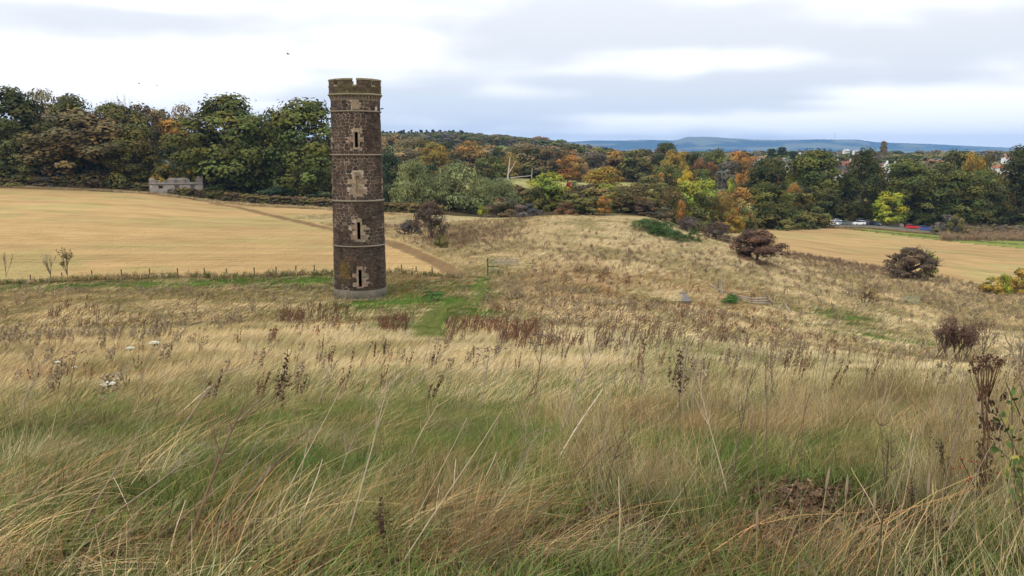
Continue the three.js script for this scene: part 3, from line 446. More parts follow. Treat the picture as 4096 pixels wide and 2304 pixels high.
function trunkGeo(seed, o = {}) {
  const r = mulberry(seed), parts = [], h = o.fork ?? .32, w = o.r ?? .022;
  parts.push(limb(V(0, -.04, 0), V(0, h, 0), w * 1.25, w, 7));
  for (let i = 0; i < (o.limbs ?? 7); i++) { const a = i * 2.4 + r(), e = V(Math.cos(a) * (.12 + .2 * r()), h + .2 + .32 * r(), Math.sin(a) * (.12 + .2 * r())), m = V(e.x * .45, lerp(h * .8, e.y, .5), e.z * .45); parts.push(limb(V(0, h * (.7 + .3 * r()), 0), m, w * .6, w * .4), limb(m, e, w * .4, w * .12)); }
  return noUV(merge(parts));
}
const round = y => .5 * Math.pow(Math.max(0, 1 - ((y - .48) / .56) ** 2), .55), dome = y => .5 * Math.pow(Math.max(0, 1 - Math.max(0, (y - .3) / .72) ** 2), .6) * smooth(-.1, .25, y), tall = y => .5 * Math.pow(Math.max(0, 1 - ((y - .42) / .62) ** 2), .7), cone = y => .5 * Math.pow(Math.max(.03, 1 - y), .8), bushy = y => .5 * Math.pow(Math.max(0, 1 - y * y), .5);
const CROWN = {
  oak: [1, 2, 3, 4].map(s => () => crownGeo(s, { asp: 0.85, lobes: 80, n: 8200, size: .0155, y0: .06, env: dome, lr: .105, squash: .9 })),
  tall: [11, 12, 13].map(s => () => crownGeo(s, { asp: 0.62, lobes: 70, n: 6500, size: .014, y0: .05, env: tall, lr: .10, squash: .9 })),
  mid: [21, 22, 23, 24].map(s => () => crownGeo(s, { asp: 0.95, lobes: 44, n: 3400, size: .023, y0: .06, env: round, lr: .125, squash: .9 })),
  willow: [31, 32, 33].map(s => () => crownGeo(s, { asp: 0.95, lobes: 90, n: 9500, size: .013, y0: .03, env: bushy, lr: .12, wisp: 1.6, long: 1.9, squash: 1.25, warm: .05 })),
  airy: [41, 42, 43].map(s => () => crownGeo(s, { asp: 0.8, lobes: 34, n: 2300, size: .017, y0: .16, env: tall, lr: .13, wisp: 1, long: 1.4, warm: .2 })),
  fir: [51, 52].map(s => () => crownGeo(s, { asp: 0.42, lobes: 60, n: 2400, size: .022, y0: .05, env: cone, lr: .09, squash: .4, warm: .06 })),
  bush: [61, 62, 63].map(s => () => crownGeo(s, { asp: 1.35, lobes: 40, n: 3000, size: .032, y0: .02, env: bushy, lr: .15, squash: .95, low: 1.2 })),
  broom: [71, 72].map(s => () => crownGeo(s, { asp: 1.7, lobes: 60, n: 6500, size: .02, y0: .02, env: bushy, lr: .15, wisp: 2.2, long: 2.2, squash: 1, warm: .05, low: 1.2 })),
};
const PAL = {
  dark: [.054, .060, .016], green: [.086, .096, .021], pine: [.040, .058, .028], olive: [.105, .098, .026], moss: [.098, .096, .027], lime: [.20, .225, .032], acid: [.27, .29, .03], yellow: [.40, .30, .03], ochre: [.26, .185, .035], orange: [.29, .15, .035], amber: [.25, .15, .04],
  bronze: [.112, .086, .034], brown: [.095, .074, .036], tan: [.20, .148, .066], rust: [.15, .08, .036], willow: [.175, .195, .075], willow2: [.15, .168, .068], grey: [.12, .108, .08], red: [.33, .05, .03], plum: [.088, .062, .040], broom: [.034, .072, .016], wine: [.10, .058, .037], dusk: [.085, .072, .062],
};
const leafMat = {}; for (const k in PAL) leafMat[k] = mat(...PAL[k], { vertexColors: true, roughness: .8, specularIntensity: .25 });
const bark = mat(.075, .062, .047, { roughness: 1 }), paleBark = mat(.42, .37, .30, { roughness: 1 });
const protos = {};
function treeProto(kind, k) {
  const key = kind + k; if (protos[key]) return protos[key];
  const g = new THREE.Group(); addMesh('trunk', trunkGeo(k * 7 + kind.length, kind === 'airy' ? { fork: .3, r: .015, limbs: 11 } : kind === 'bush' || kind === 'broom' ? { fork: .12, r: .03, limbs: 5 } : {}), bark, g); addMesh('crown', CROWN[kind][k](), leafMat.green, g);
  return protos[key] = g;
}
const TREE = { oak: ['broadleaf_tree', 'tree'], tall: ['broadleaf_tree', 'tree'], mid: ['broadleaf_tree', 'tree'], willow: ['willow_tree', 'willow'], airy: ['birch_tree', 'tree'], fir: ['conifer_tree', 'conifer'], bush: ['shrub', 'shrub'], broom: ['broom_bush', 'bush'] };
let treeCount = 0; const kindCount = {};
function tree(kind, wx, wtop, ww, D, colour, label, o = {}) {
  const k = o.k ?? (kindCount[kind] = (kindCount[kind] ?? -1) + 1) % CROWN[kind].length, g = treeProto(kind, k).clone(), r = mulberry(++treeCount * 131);
  if (o.base) D = at(wx, o.base)[2]; else if (wx < 845 && D < 300) D += 10;
  const u = wx / S, tTop = tanV(wtop / S), a = azU(u, Math.max(0, tTop + .03)), X = a * D, base = h0(X, D), Hh = -tTop * D - base, Wd = ww / S / F * D * 1.06;
  g.name = numbered(o.name ?? TREE[kind][0]); g.position.set(X, base - .15, -D); g.scale.set(Wd, Hh, Wd * .95); g.rotation.y = r() * 6.283; scene.add(g);
  g.children[1].material = leafMat[colour]; if (o.pale) g.children[0].material = paleBark;
  return tag(g, label, TREE[kind][1], o.group);
}
// [kind, survey x, top, width, distance, colour, label]
const TREES = [
  // wood at the left, beyond the stubble field
  ['oak', 22, 226, 185, 247, 'dark', 'very dark green broadleaf tree at the left frame edge above the stubble field'], ['mid', 45, 335, 100, 241, 'moss', 'dark tree with mossy yellow leaves low at the left frame edge'],
  ['airy', 122, 228, 110, 282, 'tan', 'pale tan-topped tree standing behind the dark tree at the left edge'], ['oak', 190, 243, 130, 276, 'moss', 'mossy brown round tree top behind the big bronze beech'],
  ['oak', 215, 283, 235, 241, 'bronze', 'big bronze-brown beech reaching the stubble field left of the ruin'], ['tall', 322, 316, 112, 239, 'olive', 'olive tree with yellowing right side, between the bronze beech and the ruin'],
  ['oak', 290, 262, 150, 268, 'moss', 'mossy brown-green crown rising directly behind the bronze beech'], ['mid', 345, 268, 120, 284, 'brown', 'brown rounded tree behind the olive tree left of the ruin'], ['mid', 410, 276, 100, 292, 'tan', 'tan tree on the skyline above the ruin'],
  ['mid', 425, 300, 90, 278, 'orange', 'orange tree in the gap of the left wood above the ruin'], ['airy', 470, 268, 95, 300, 'tan', 'pale tan feathery tree on the skyline left of the large green pair'], ['mid', 452, 330, 90, 270, 'olive', 'olive tree filling the gap behind the ruin'],
  ['oak', 568, 243, 205, 243, 'green', 'largest green tree of the wood, just right of the ruin'], ['tall', 640, 292, 120, 240, 'green', 'green tree between the two largest green trees'], ['mid', 700, 281, 90, 262, 'dark', 'darker tree top behind the gap between the large green pair'],
  ['oak', 765, 256, 185, 236, 'green', 'large green tree immediately left of the tower'], ['tall', 530, 330, 100, 252, 'dark', 'dark green tree directly behind the right end of the ruin'], ['mid', 375, 350, 80, 250, 'brown', 'dark brown tree behind the left end of the ruin'],
  ['mid', 430, 365, 80, 256, 'dark', 'dark green tree shading the stone hut behind the ruin'], ['bush', 418, 414, 66, 238, 'ochre', 'yellow-green shrub growing inside the ruin at its left'], ['bush', 462, 430, 56, 238, 'olive', 'olive shrub growing inside the ruin at its middle'], ['bush', 484, 421, 30, 239, 'yellow', 'golden shrub growing inside the ruin at its right'],
  ['bush', 60, 418, 140, 240, 'moss', 'mossy undergrowth shrub at the left frame edge of the wood'], ['bush', 148, 430, 90, 239, 'grey', 'greyish shrub at the foot of the bronze beech'], ['bush', 350, 440, 70, 237, 'dark', 'dark shrub beside the left end of the ruin'], ['bush', 570, 460, 100, 234, 'dark', 'dark shrub right of the ruin under the largest green tree'], ['bush', 690, 470, 120, 228, 'pine', 'dark blue-green shrub under the trees left of the tower'], ['bush', 810, 480, 90, 224, 'pine', 'dark shrub close to the left side of the tower'],
  ['bush', 250, 425, 120, 239, 'brown', 'brown low branches at the foot of the bronze beech'],
  // second belt, beyond the pasture
  ['mid', 985, 340, 70, 515, 'tan', 'tan tree immediately right of the tower in the far belt'], ['airy', 1030, 347, 80, 505, 'tan', 'pale tan birch right of the tower in the far belt'], ['mid', 1062, 352, 80, 500, 'olive', 'olive tree behind the pale willows'], ['mid', 1030, 374, 90, 470, 'tan', 'broad tan tree above the left pale willow'], ['tall', 1091, 360, 72, 462, 'ochre', 'yellow-green tall tree between the tower and the dark round tree'],
  ['mid', 1131, 356, 52, 500, 'dark', 'dark green upright tree among the tan trees of the far belt'], ['airy', 1180, 355, 95, 515, 'amber', 'amber-tan spreading tree right of the dark upright tree'], ['mid', 1228, 366, 80, 520, 'tan', 'tan tree behind the round green oak'], ['mid', 1229, 394, 74, 410, 'green', 'round green oak standing alone in front of the far belt'], ['mid', 1252, 371, 36, 500, 'dark', 'small dark tree above the round green oak'],
  ['airy', 1284, 387, 50, 478, 'ochre', 'yellowish half-dead tree with a white bare trunk'], ['airy', 1310, 359, 105, 520, 'tan', 'broad tan feathery tree above the white trunk'], ['mid', 1352, 372, 80, 512, 'olive', 'olive-brown tree right of the broad tan tree'], ['mid', 1393, 372, 90, 505, 'bronze', 'brown tree left of the far dark oak'], ['mid', 1443, 364, 82, 540, 'dark', 'far dark round oak cutting the skyline left of the blue hills'],
  ['mid', 1428, 391, 55, 470, 'orange', 'orange tree below the far dark round oak'], ['mid', 1458, 396, 45, 472, 'amber', 'amber tree right of the orange tree below the far dark oak'], ['mid', 1488, 382, 78, 490, 'grey', 'greyish brown tree below the left end of the blue hills'], ['mid', 1521, 373, 76, 530, 'green', 'dark green tree on the skyline below the blue hills'], ['mid', 1562, 380, 90, 500, 'amber', 'amber-brown tree on the edge of the pasture'], ['mid', 1605, 377, 90, 490, 'olive', 'broad olive tree behind the yellow-green spreading oak'],
  ['tall', 1677, 360, 66, 505, 'dark', 'tall dark pine-like tree crossing the foot of the blue hills'], ['mid', 1640, 372, 80, 530, 'bronze', 'brown tree left of the tall dark pine-like tree'], ['mid', 1695, 381, 56, 470, 'ochre', 'ochre tree in front of the tall dark pine-like tree'], ['mid', 1728, 382, 56, 500, 'olive', 'olive tree right of the ochre tree'], ['mid', 1746, 387, 44, 470, 'dark', 'small dark green tree behind the small golden tree'],
  ['mid', 1768, 403, 62, 430, 'rust', 'rusty brown round tree left of the round green treetop'], ['mid', 1796, 377, 62, 500, 'green', 'round green treetop below the highest blue hill'], ['mid', 1866, 380, 68, 480, 'orange', 'large rounded orange tree below the blue hills'], ['mid', 1838, 407, 70, 420, 'grey', 'grey-olive bare tree below the large rounded orange tree'],
  ['mid', 1682, 415, 78, 400, 'green', 'dense green tree behind the yellow-green oak'], ['mid', 1724, 430, 34, 380, 'yellow', 'small golden yellow tree in the middle of the belt'], ['mid', 1718, 406, 36, 432, 'ochre', 'ochre tree above the small golden tree'], ['mid', 1764, 425, 60, 390, 'green', 'green tree right of the small golden tree'], ['mid', 1868, 432, 42, 372, 'orange', 'bright orange shrub-like tree beside the pasture gap'], ['bush', 1836, 450, 38, 362, 'lime', 'lime green bush left of the bright orange tree'],
  ['oak', 1928, 399, 92, 345, 'dark', 'dark green dense oak left of the white gabled house'], ['mid', 1952, 401, 34, 360, 'rust', 'rusty top at the right of the dark dense oak'], ['mid', 1979, 433, 36, 395, 'lime', 'lime yellow tree under the white gabled house'],
  ['fir', 1935, 374, 30, 620, 'pine', 'left dark conifer of the three beside the white gabled house'], ['fir', 1960, 371, 34, 640, 'pine', 'tallest dark conifer of the three beside the white gabled house'], ['fir', 1988, 380, 32, 630, 'pine', 'right dark conifer of the three beside the white gabled house'],
  // front row behind the mound
  ['tall', 978, 384, 66, 236, 'pine', 'dark blue-green tree touching the right edge of the tower'], ['bush', 1004, 462, 50, 226, 'dark', 'dark yew-like bush between the tower and the first willow'], ['willow', 1040, 405, 100, 220, 'willow', 'grey-green willow nearest the tower'], ['mid', 1085, 412, 50, 236, 'pine', 'dark tree between the two large willows'], ['willow', 1150, 409, 136, 224, 'willow', 'largest grey-green willow, right of the dark gap'], ['willow', 1215, 446, 74, 222, 'willow', 'low pale willow right of the largest willow'], ['willow', 1262, 448, 84, 228, 'willow2', 'rightmost willow below the white trunk'],
  ['mid', 1018, 430, 60, 240, 'ochre', 'yellowing tree behind the willow nearest the tower'], ['mid', 1378, 434, 96, 244, 'lime', 'bright yellow-green round tree in front of the pasture'], ['bush', 1348, 470, 60, 236, 'olive', 'olive bush left of the bright yellow-green tree'],
  ['bush', 1262, 497, 105, 208, 'brown', 'dark brown thicket right of the little yellow sapling'], ['bush', 1318, 512, 80, 206, 'dusk', 'dusky purple-grey thicket below the bright yellow-green tree'], ['mid', 1428, 458, 20, 248, 'red', 'small bright red tree right of the bright yellow-green tree'], ['airy', 1443, 458, 44, 252, 'olive', 'olive sapling beside the small red tree'], ['mid', 1475, 464, 76, 240, 'brown', 'brown tree right of the small red tree'],
  ['oak', 1523, 419, 94, 305, 'ochre', 'spreading yellow-green oak standing in the pasture'], ['bush', 1424, 509, 54, 214, 'rust', 'rust-coloured bush on the skyline of the mound'], ['bush', 1440, 485, 80, 226, 'moss', 'mossy bush behind the rust-coloured bush'], ['mid', 1490, 494, 92, 222, 'moss', 'mossy green tree right of the rust-coloured bush'], ['mid', 1524, 462, 50, 256, 'lime', 'lime green tree under the spreading oak'], ['mid', 1520, 492, 34, 218, 'orange', 'small orange tree behind the mound'],
  ['airy', 1566, 468, 90, 228, 'bronze', 'brown twiggy birch right of the small orange tree'], ['airy', 1600, 464, 86, 232, 'bronze', 'brown twiggy birch left of the broom bushes'], ['mid', 1636, 443, 82, 300, 'moss', 'yellow-green and dark oak behind the twiggy birches'], ['mid', 1652, 436, 40, 306, 'amber', 'amber top beside the yellow-green and dark oak'], ['mid', 1620, 505, 60, 226, 'plum', 'plum-brown bush behind the broom bushes'],
  ['airy', 1686, 468, 66, 236, 'bronze', 'brown birch with a white stem behind the broom bushes'], ['mid', 1730, 456, 82, 242, 'lime', 'light green ash tree above the broom bushes'], ['mid', 1772, 452, 68, 250, 'lime', 'pale yellow-green ash with a leafy top'], ['mid', 1780, 490, 60, 238, 'dark', 'dark tree below the pale yellow-green ash'], ['mid', 1713, 503, 20, 228, 'orange', 'slim orange tree in front of the light green ash'], ['bush', 1660, 520, 70, 224, 'brown', 'brown bush left of the slim orange tree'], ['bush', 1750, 520, 70, 226, 'moss', 'mossy bush under the light green ash'],
  ['airy', 1820, 482, 66, 238, 'amber', 'amber birch with pale forked stems'], ['mid', 1858, 472, 68, 264, 'amber', 'golden amber tree right of the amber birch'], ['bush', 1838, 526, 58, 236, 'ochre', 'ochre low bush at the corner of the right stubble field'], ['bush', 1876, 524, 56, 248, 'moss', 'mossy bush left of the large green tree at the field corner'], ['oak', 1932, 460, 112, 276, 'green', 'large green tree at the left corner of the right stubble field'], ['bush', 1950, 518, 110, 270, 'moss', 'mossy bushes along the far edge of the right stubble field'],
  ['mid', 2010, 484, 84, 290, 'olive', 'olive tree right of the large green corner tree'], ['bush', 2040, 520, 90, 290, 'olive', 'olive bush left of the parked white cars'], ['mid', 1994, 463, 40, 306, 'amber', 'amber tree above the olive trees'], ['oak', 2045, 380, 136, 330, 'green', 'very tall green oak in front of the village houses'], ['bush', 2079, 536, 20, 303, 'lime', 'small light green bush behind the parked white cars'],
  ['tall', 2174, 377, 78, 322, 'dark', 'tall dark narrow tree right of the red-roofed houses'], ['mid', 2118, 460, 64, 335, 'pine', 'dark tree below the red-roofed houses'], ['mid', 2216, 441, 52, 330, 'bronze', 'brown tree right of the tall dark narrow tree'], ['mid', 2209, 418, 26, 420, 'orange', 'orange treetop beside the white gable behind the tall dark tree'], ['mid', 2200, 434, 30, 400, 'lime', 'light green treetop below the orange treetop'],
  ['oak', 2290, 405, 138, 324, 'green', 'broad green tree in the middle of the right-hand wood'], ['mid', 2236, 484, 68, 311, 'acid', 'bright yellow-green maple behind the car park barrier'], ['bush', 2110, 500, 74, 326, 'moss', 'mossy undergrowth left of the bright maple'], ['bush', 2160, 505, 66, 324, 'olive', 'olive undergrowth behind the blue-grey parked car'], ['bush', 2300, 500, 100, 324, 'dark', 'dark undergrowth behind the red parked car'],
  ['mid', 2384, 412, 76, 350, 'dark', 'dark tree top between the broad green trees at the right'], ['mid', 2406, 381, 94, 385, 'moss', 'mossy tree on the right skyline left of the yellow crown'], ['oak', 2413, 430, 120, 322, 'green', 'broad green tree above the grey scrub at the right'], ['mid', 2446, 388, 50, 356, 'ochre', 'yellow crown on the right skyline'], ['mid', 2474, 388, 52, 360, 'olive', 'olive crown right of the yellow crown'], ['tall', 2474, 430, 88, 330, 'green', 'green tree below the olive crown near the right edge'],
  ['airy', 2526, 441, 62, 336, 'amber', 'amber birch near the right frame edge'], ['oak', 2580, 372, 120, 332, 'dark', 'dark green tall tree at the right frame edge'], ['oak', 2640, 390, 120, 330, 'dark', 'dark green tree beyond the right frame edge'], ['bush', 2384, 541, 74, 288, 'grey', 'grey-olive scrub mound right of the blue car'], ['bush', 2404, 539, 44, 283, 'olive', 'olive rounded bush on the grey scrub mound'],
  ['fir', 2222, 356, 20, 900, 'tan', 'tan poplar standing up on the far skyline at the right'], ['mid', 2140, 440, 60, 380, 'moss', 'mossy tree below the red roofs'], ['mid', 2330, 420, 80, 400, 'olive', 'olive tree top behind the broad green tree'], ['mid', 2060, 470, 90, 318, 'dark', 'dark lower tree in front of the very tall oak'], ['mid', 2500, 470, 70, 325, 'dark', 'dark lower tree left of the amber birch at the right'],
  // on and around the mound and the near ground
  ['bush', 2500, 695, 62, 105, 'ochre', 'yellow-green bushes near the right frame edge below the field', { base: 745 }], ['bush', 2522, 688, 34, 104, 'acid', 'acid yellow bush in the clump near the right frame edge', { base: 748 }], ['bush', 2566, 676, 64, 98, 'ochre', 'ochre bush cut by the right frame edge', { base: 742 }],
  ['bush', 1112, 588, 34, 128, 'moss', 'small mossy bush beside the track right of the tower', { base: 626 }], ['mid', 2340, 634, 32, 138, 'lime', 'green leafy bush growing against the lone hawthorn', { base: 700 }],
  ['broom', 1632, 549, 90, 143, 'broom', 'largest dark green broom bush on the right shoulder of the mound', { base: 580 }], ['broom', 1668, 556, 76, 137, 'broom', 'dark green broom bush right of the largest one', { base: 592 }], ['broom', 1699, 578, 54, 131, 'broom', 'round dark green broom bush lower on the slope', { base: 607 }], ['broom', 1741, 577, 40, 132, 'broom', 'rightmost small dark green broom bush', { base: 608 }], ['broom', 1655, 568, 36, 134, 'broom', 'lighter broom bush in front of the largest one', { base: 594 }],
];
for (const t of TREES) tree(...t);
// bare, twiggy plants: branching wood with small leaves at the tips
function twigs(seed, o) {
  const r = mulberry(seed), wood = [], tips = [], rnd = () => r() * 2 - 1;
  const grow = (p, d, len, rad, lv) => {
    const q = p.clone().addScaledVector(d, len); wood.push(limb(p, q, rad, rad * .62, lv > 1 ? 5 : 3)); tips.push([q, d, lv]);
    if (lv <= 0) return;
    const n = lv === o.levels ? o.first ?? 5 : o.kids ?? 3;
    for (let i = 0; i < n; i++) { const e = d.clone().multiplyScalar(o.keep ?? .8).add(V(rnd(), rnd() + (o.up ?? .15), rnd()).multiplyScalar(o.wild ?? .75)); if (e.y < -.1) e.y *= -.5; grow(lerp3(p, q, .55 + .45 * r()), e.normalize(), len * (o.shrink ?? .68) * (.75 + .5 * r()), rad * .6, lv - 1); }
  };
  const lerp3 = (a, b, t) => a.clone().lerp(b, t);
  for (let i = 0; i < (o.stems ?? 1); i++) grow(V(rnd() * .04 * (o.stems ?? 1), -.05, rnd() * .04 * (o.stems ?? 1)), V(rnd() * (o.splay ?? .15), 1, rnd() * (o.splay ?? .15)).normalize(), o.len ?? .3, o.rad ?? .03, o.levels);
  const g = noUV(merge(wood)); const rs = tips.flatMap(([q]) => [Math.abs(q.x), Math.abs(q.z)]).sort((a, b) => a - b), ys = tips.map(([q]) => q.y).sort((a, b) => a - b), hx = rs[Math.floor(rs.length * .97)] * 2, hy = ys[Math.floor(ys.length * .985)];
  g.scale(1 / hx, 1 / hy, 1 / hx); g.computeVertexNormals();
  let leaf = o.crown ? crownGeo(o.seed + 700, { asp: o.crown, lobes: 70, n: o.leaves, size: .019, y0: o.low ?? .1, env: o.low ? bushy : dome, lr: .11, warm: .12, squash: 1 }) : null;
  if (o.leaves && !o.crown) { const P = [], N = [], C = [], I = []; for (let k = 0; k < o.leaves; k++) { const [q, , lv] = tips[Math.floor(r() * tips.length)]; if (lv > 1) { k--; continue; } const c = V(q.x / hx, q.y / hy, q.z / hx).add(V(rnd(), rnd(), rnd()).multiplyScalar(o.scatter ?? .03)), t = V(rnd(), rnd(), rnd()).normalize(), n = V(c.x, c.y * .6, c.z).normalize().add(V(rnd(), rnd(), rnd()).multiplyScalar(.5)).normalize(), e = t.clone().cross(n).normalize(), f = n.clone().cross(e), L = (o.leaf ?? .014) * (.6 + .8 * r()), i0 = P.length / 3, v = .7 + .6 * r(); for (const [a, bb] of [[-1, 0], [0, -.7], [1, 0], [0, .7]]) { P.push(c.x + e.x * a * L + f.x * bb * L, c.y + e.y * a * L + f.y * bb * L, c.z + e.z * a * L + f.z * bb * L); N.push(n.x, n.y, n.z); C.push(v, v, v); } I.push(i0, i0 + 1, i0 + 2, i0, i0 + 2, i0 + 3); }
    leaf = new THREE.BufferGeometry(); leaf.setAttribute('position', new THREE.Float32BufferAttribute(P, 3)); leaf.setAttribute('normal', new THREE.Float32BufferAttribute(N, 3)); leaf.setAttribute('color', new THREE.Float32BufferAttribute(C, 3)); leaf.setIndex(I); }
  return [g, leaf];
}
function twiggy(name, cat, label, wx, wtop, wbase, ww, o, woodM, leafM, group) {
  const [X, Y, D] = at(wx, wbase), Hh = -tanV(wtop / S) * D - Y, Wd = ww / S / F * D, [w, l] = twigs(o.seed, o), g = thing(name, label, cat, X, Y, -D, group);
  addMesh('trunk', w, woodM, g); if (l) addMesh('crown', l, leafM, g); g.scale.set(Wd, Hh, Wd); return g;
}
const twigBark = mat(.085, .066, .055, { roughness: 1 }), redBark = mat(.12, .072, .06, { roughness: 1 }), greyBark = mat(.19, .16, .12, { roughness: 1 });
const hawthorn = (seed, x) => ({ seed, levels: 5, first: 5, kids: 3, len: .2, rad: .028, shrink: .72, wild: .95, up: .12, leaves: x, crown: 1.3, splay: .2 });
twiggy('hawthorn_tree', 'tree', 'dark red-brown hawthorn beside the track right of the tower', 1085, 506, 602, 82, hawthorn(5, 6500), twigBark, leafMat.plum);
twiggy('hawthorn_tree', 'tree', 'dark wine-red hawthorn at the left corner of the right stubble field', 1904, 580, 662, 128, { ...hawthorn(6, 11000), splay: .5, low: .03 }, twigBark, leafMat.wine);
twiggy('hawthorn_tree', 'tree', 'lone brown hawthorn with open branches against the right stubble field', 2290, 625, 705, 112, hawthorn(7, 8000), twigBark, leafMat.plum);
twiggy('hawthorn_tree', 'tree', 'low purplish hawthorn right of the broom bushes', 1806, 559, 610, 84, { ...hawthorn(8, 6000), splay: .8, low: .03 }, twigBark, leafMat.plum);
twiggy('hawthorn_tree', 'tree', 'grey-purple twiggy thorn behind the broom bushes', 1734, 545, 590, 66, { ...hawthorn(9, 2800), splay: .6, low: .03 }, twigBark, leafMat.dusk);
twiggy('hawthorn_tree', 'tree', 'many-stemmed reddish thorn bush at the lower right', 2396, 795, 905, 140, { seed: 10, stems: 12, levels: 4, first: 5, kids: 3, len: .3, rad: .013, shrink: .7, wild: .6, up: .3, splay: .75, leaves: 9000, leaf: .012, scatter: .05 }, redBark, leafMat.wine);
twiggy('shrub', 'shrub', 'dark low thorn bush left of the track hawthorn', 1030, 553, 592, 56, { ...hawthorn(12, 2500), stems: 4, splay: .6, low: .03 }, twigBark, leafMat.dusk);
twiggy('shrub', 'shrub', 'small tawny twiggy bush on the slope left of the green gate', 2182, 720, 772, 60, { seed: 13, stems: 7, levels: 3, first: 4, kids: 3, len: .3, rad: .014, shrink: .7, splay: .8, leaves: 1600, leaf: .018, scatter: .05 }, twigBark, leafMat.amber);
twiggy('sapling', 'sapling', 'small bright yellow sapling at the foot of the mound', 1210, 520, 557, 22, { seed: 14, levels: 4, first: 5, kids: 3, len: .3, rad: .02, up: .5, wild: .55, leaves: 1400, leaf: .045, scatter: .1 }, greyBark, leafMat.acid);
const sap = (seed, leaves) => ({ seed, levels: 4, first: 4, kids: 3, len: .34, rad: .012, shrink: .66, up: .55, wild: .45, keep: 1, leaves, leaf: .022, scatter: .04 });
twiggy('sapling', 'sapling', 'leafy brown sapling, rightmost of three along the field fence', 174, 626, 710, 46, sap(15, 700), twigBark, leafMat.bronze);
twiggy('sapling', 'sapling', 'nearly bare sapling, middle of three along the field fence', 122, 638, 712, 52, sap(16, 60), greyBark, leafMat.amber);
twiggy('sapling', 'sapling', 'bare sapling cut by the left frame edge along the field fence', 14, 632, 716, 40, sap(17, 20), greyBark, leafMat.amber);
twiggy('bare_tree', 'tree', 'thin bare grey tree at the right frame edge', 2566, 780, 960, 110, { seed: 18, levels: 5, first: 5, kids: 3, len: .24, rad: .016, shrink: .72, wild: .7, up: .35 }, greyBark);
{ const g = twiggy('bare_tree', 'tree', 'leafless tree top on the skyline above the brown tree of the left wood', 296, 240, 486, 96, { seed: 19, levels: 6, first: 5, kids: 3, len: .3, rad: .02, shrink: .74, wild: .7, up: .3 }, mat(.10, .075, .065)); const D = 285, t = tanV(240 / S), X = azU(296 / S, 0) * D, y = h0(X, D); g.position.set(X, y, -D); g.scale.set(96 / S / F * D, -t * D - y, 96 / S / F * D); }
{ // dead tree with a white trunk at the pasture edge
  const D = 462, X = azU(1276 / S, .03) * D, y = h0(X, D), g = thing('dead_tree', 'bare white dead trunk with a fallen bough at the far pasture edge', 'tree', X, y, -D), k = D / F / S;
  addMesh('trunk', noUV(merge([limb(V(0, -1, 0), V(1.5, 58 * k, 0), 0.5, .25, 7), limb(V(1, 20 * k, 0), V(22 * k, 50 * k, 0), .3, .12)])), paleBark, g); addMesh('bough', noUV(merge([limb(V(8 * k, 8 * k, 1), V(60 * k, 13 * k, 1), .22, .15), limb(V(60 * k, -3, 1), V(62 * k, 32 * k, 1), .28, .12)])), paleBark, g);
}
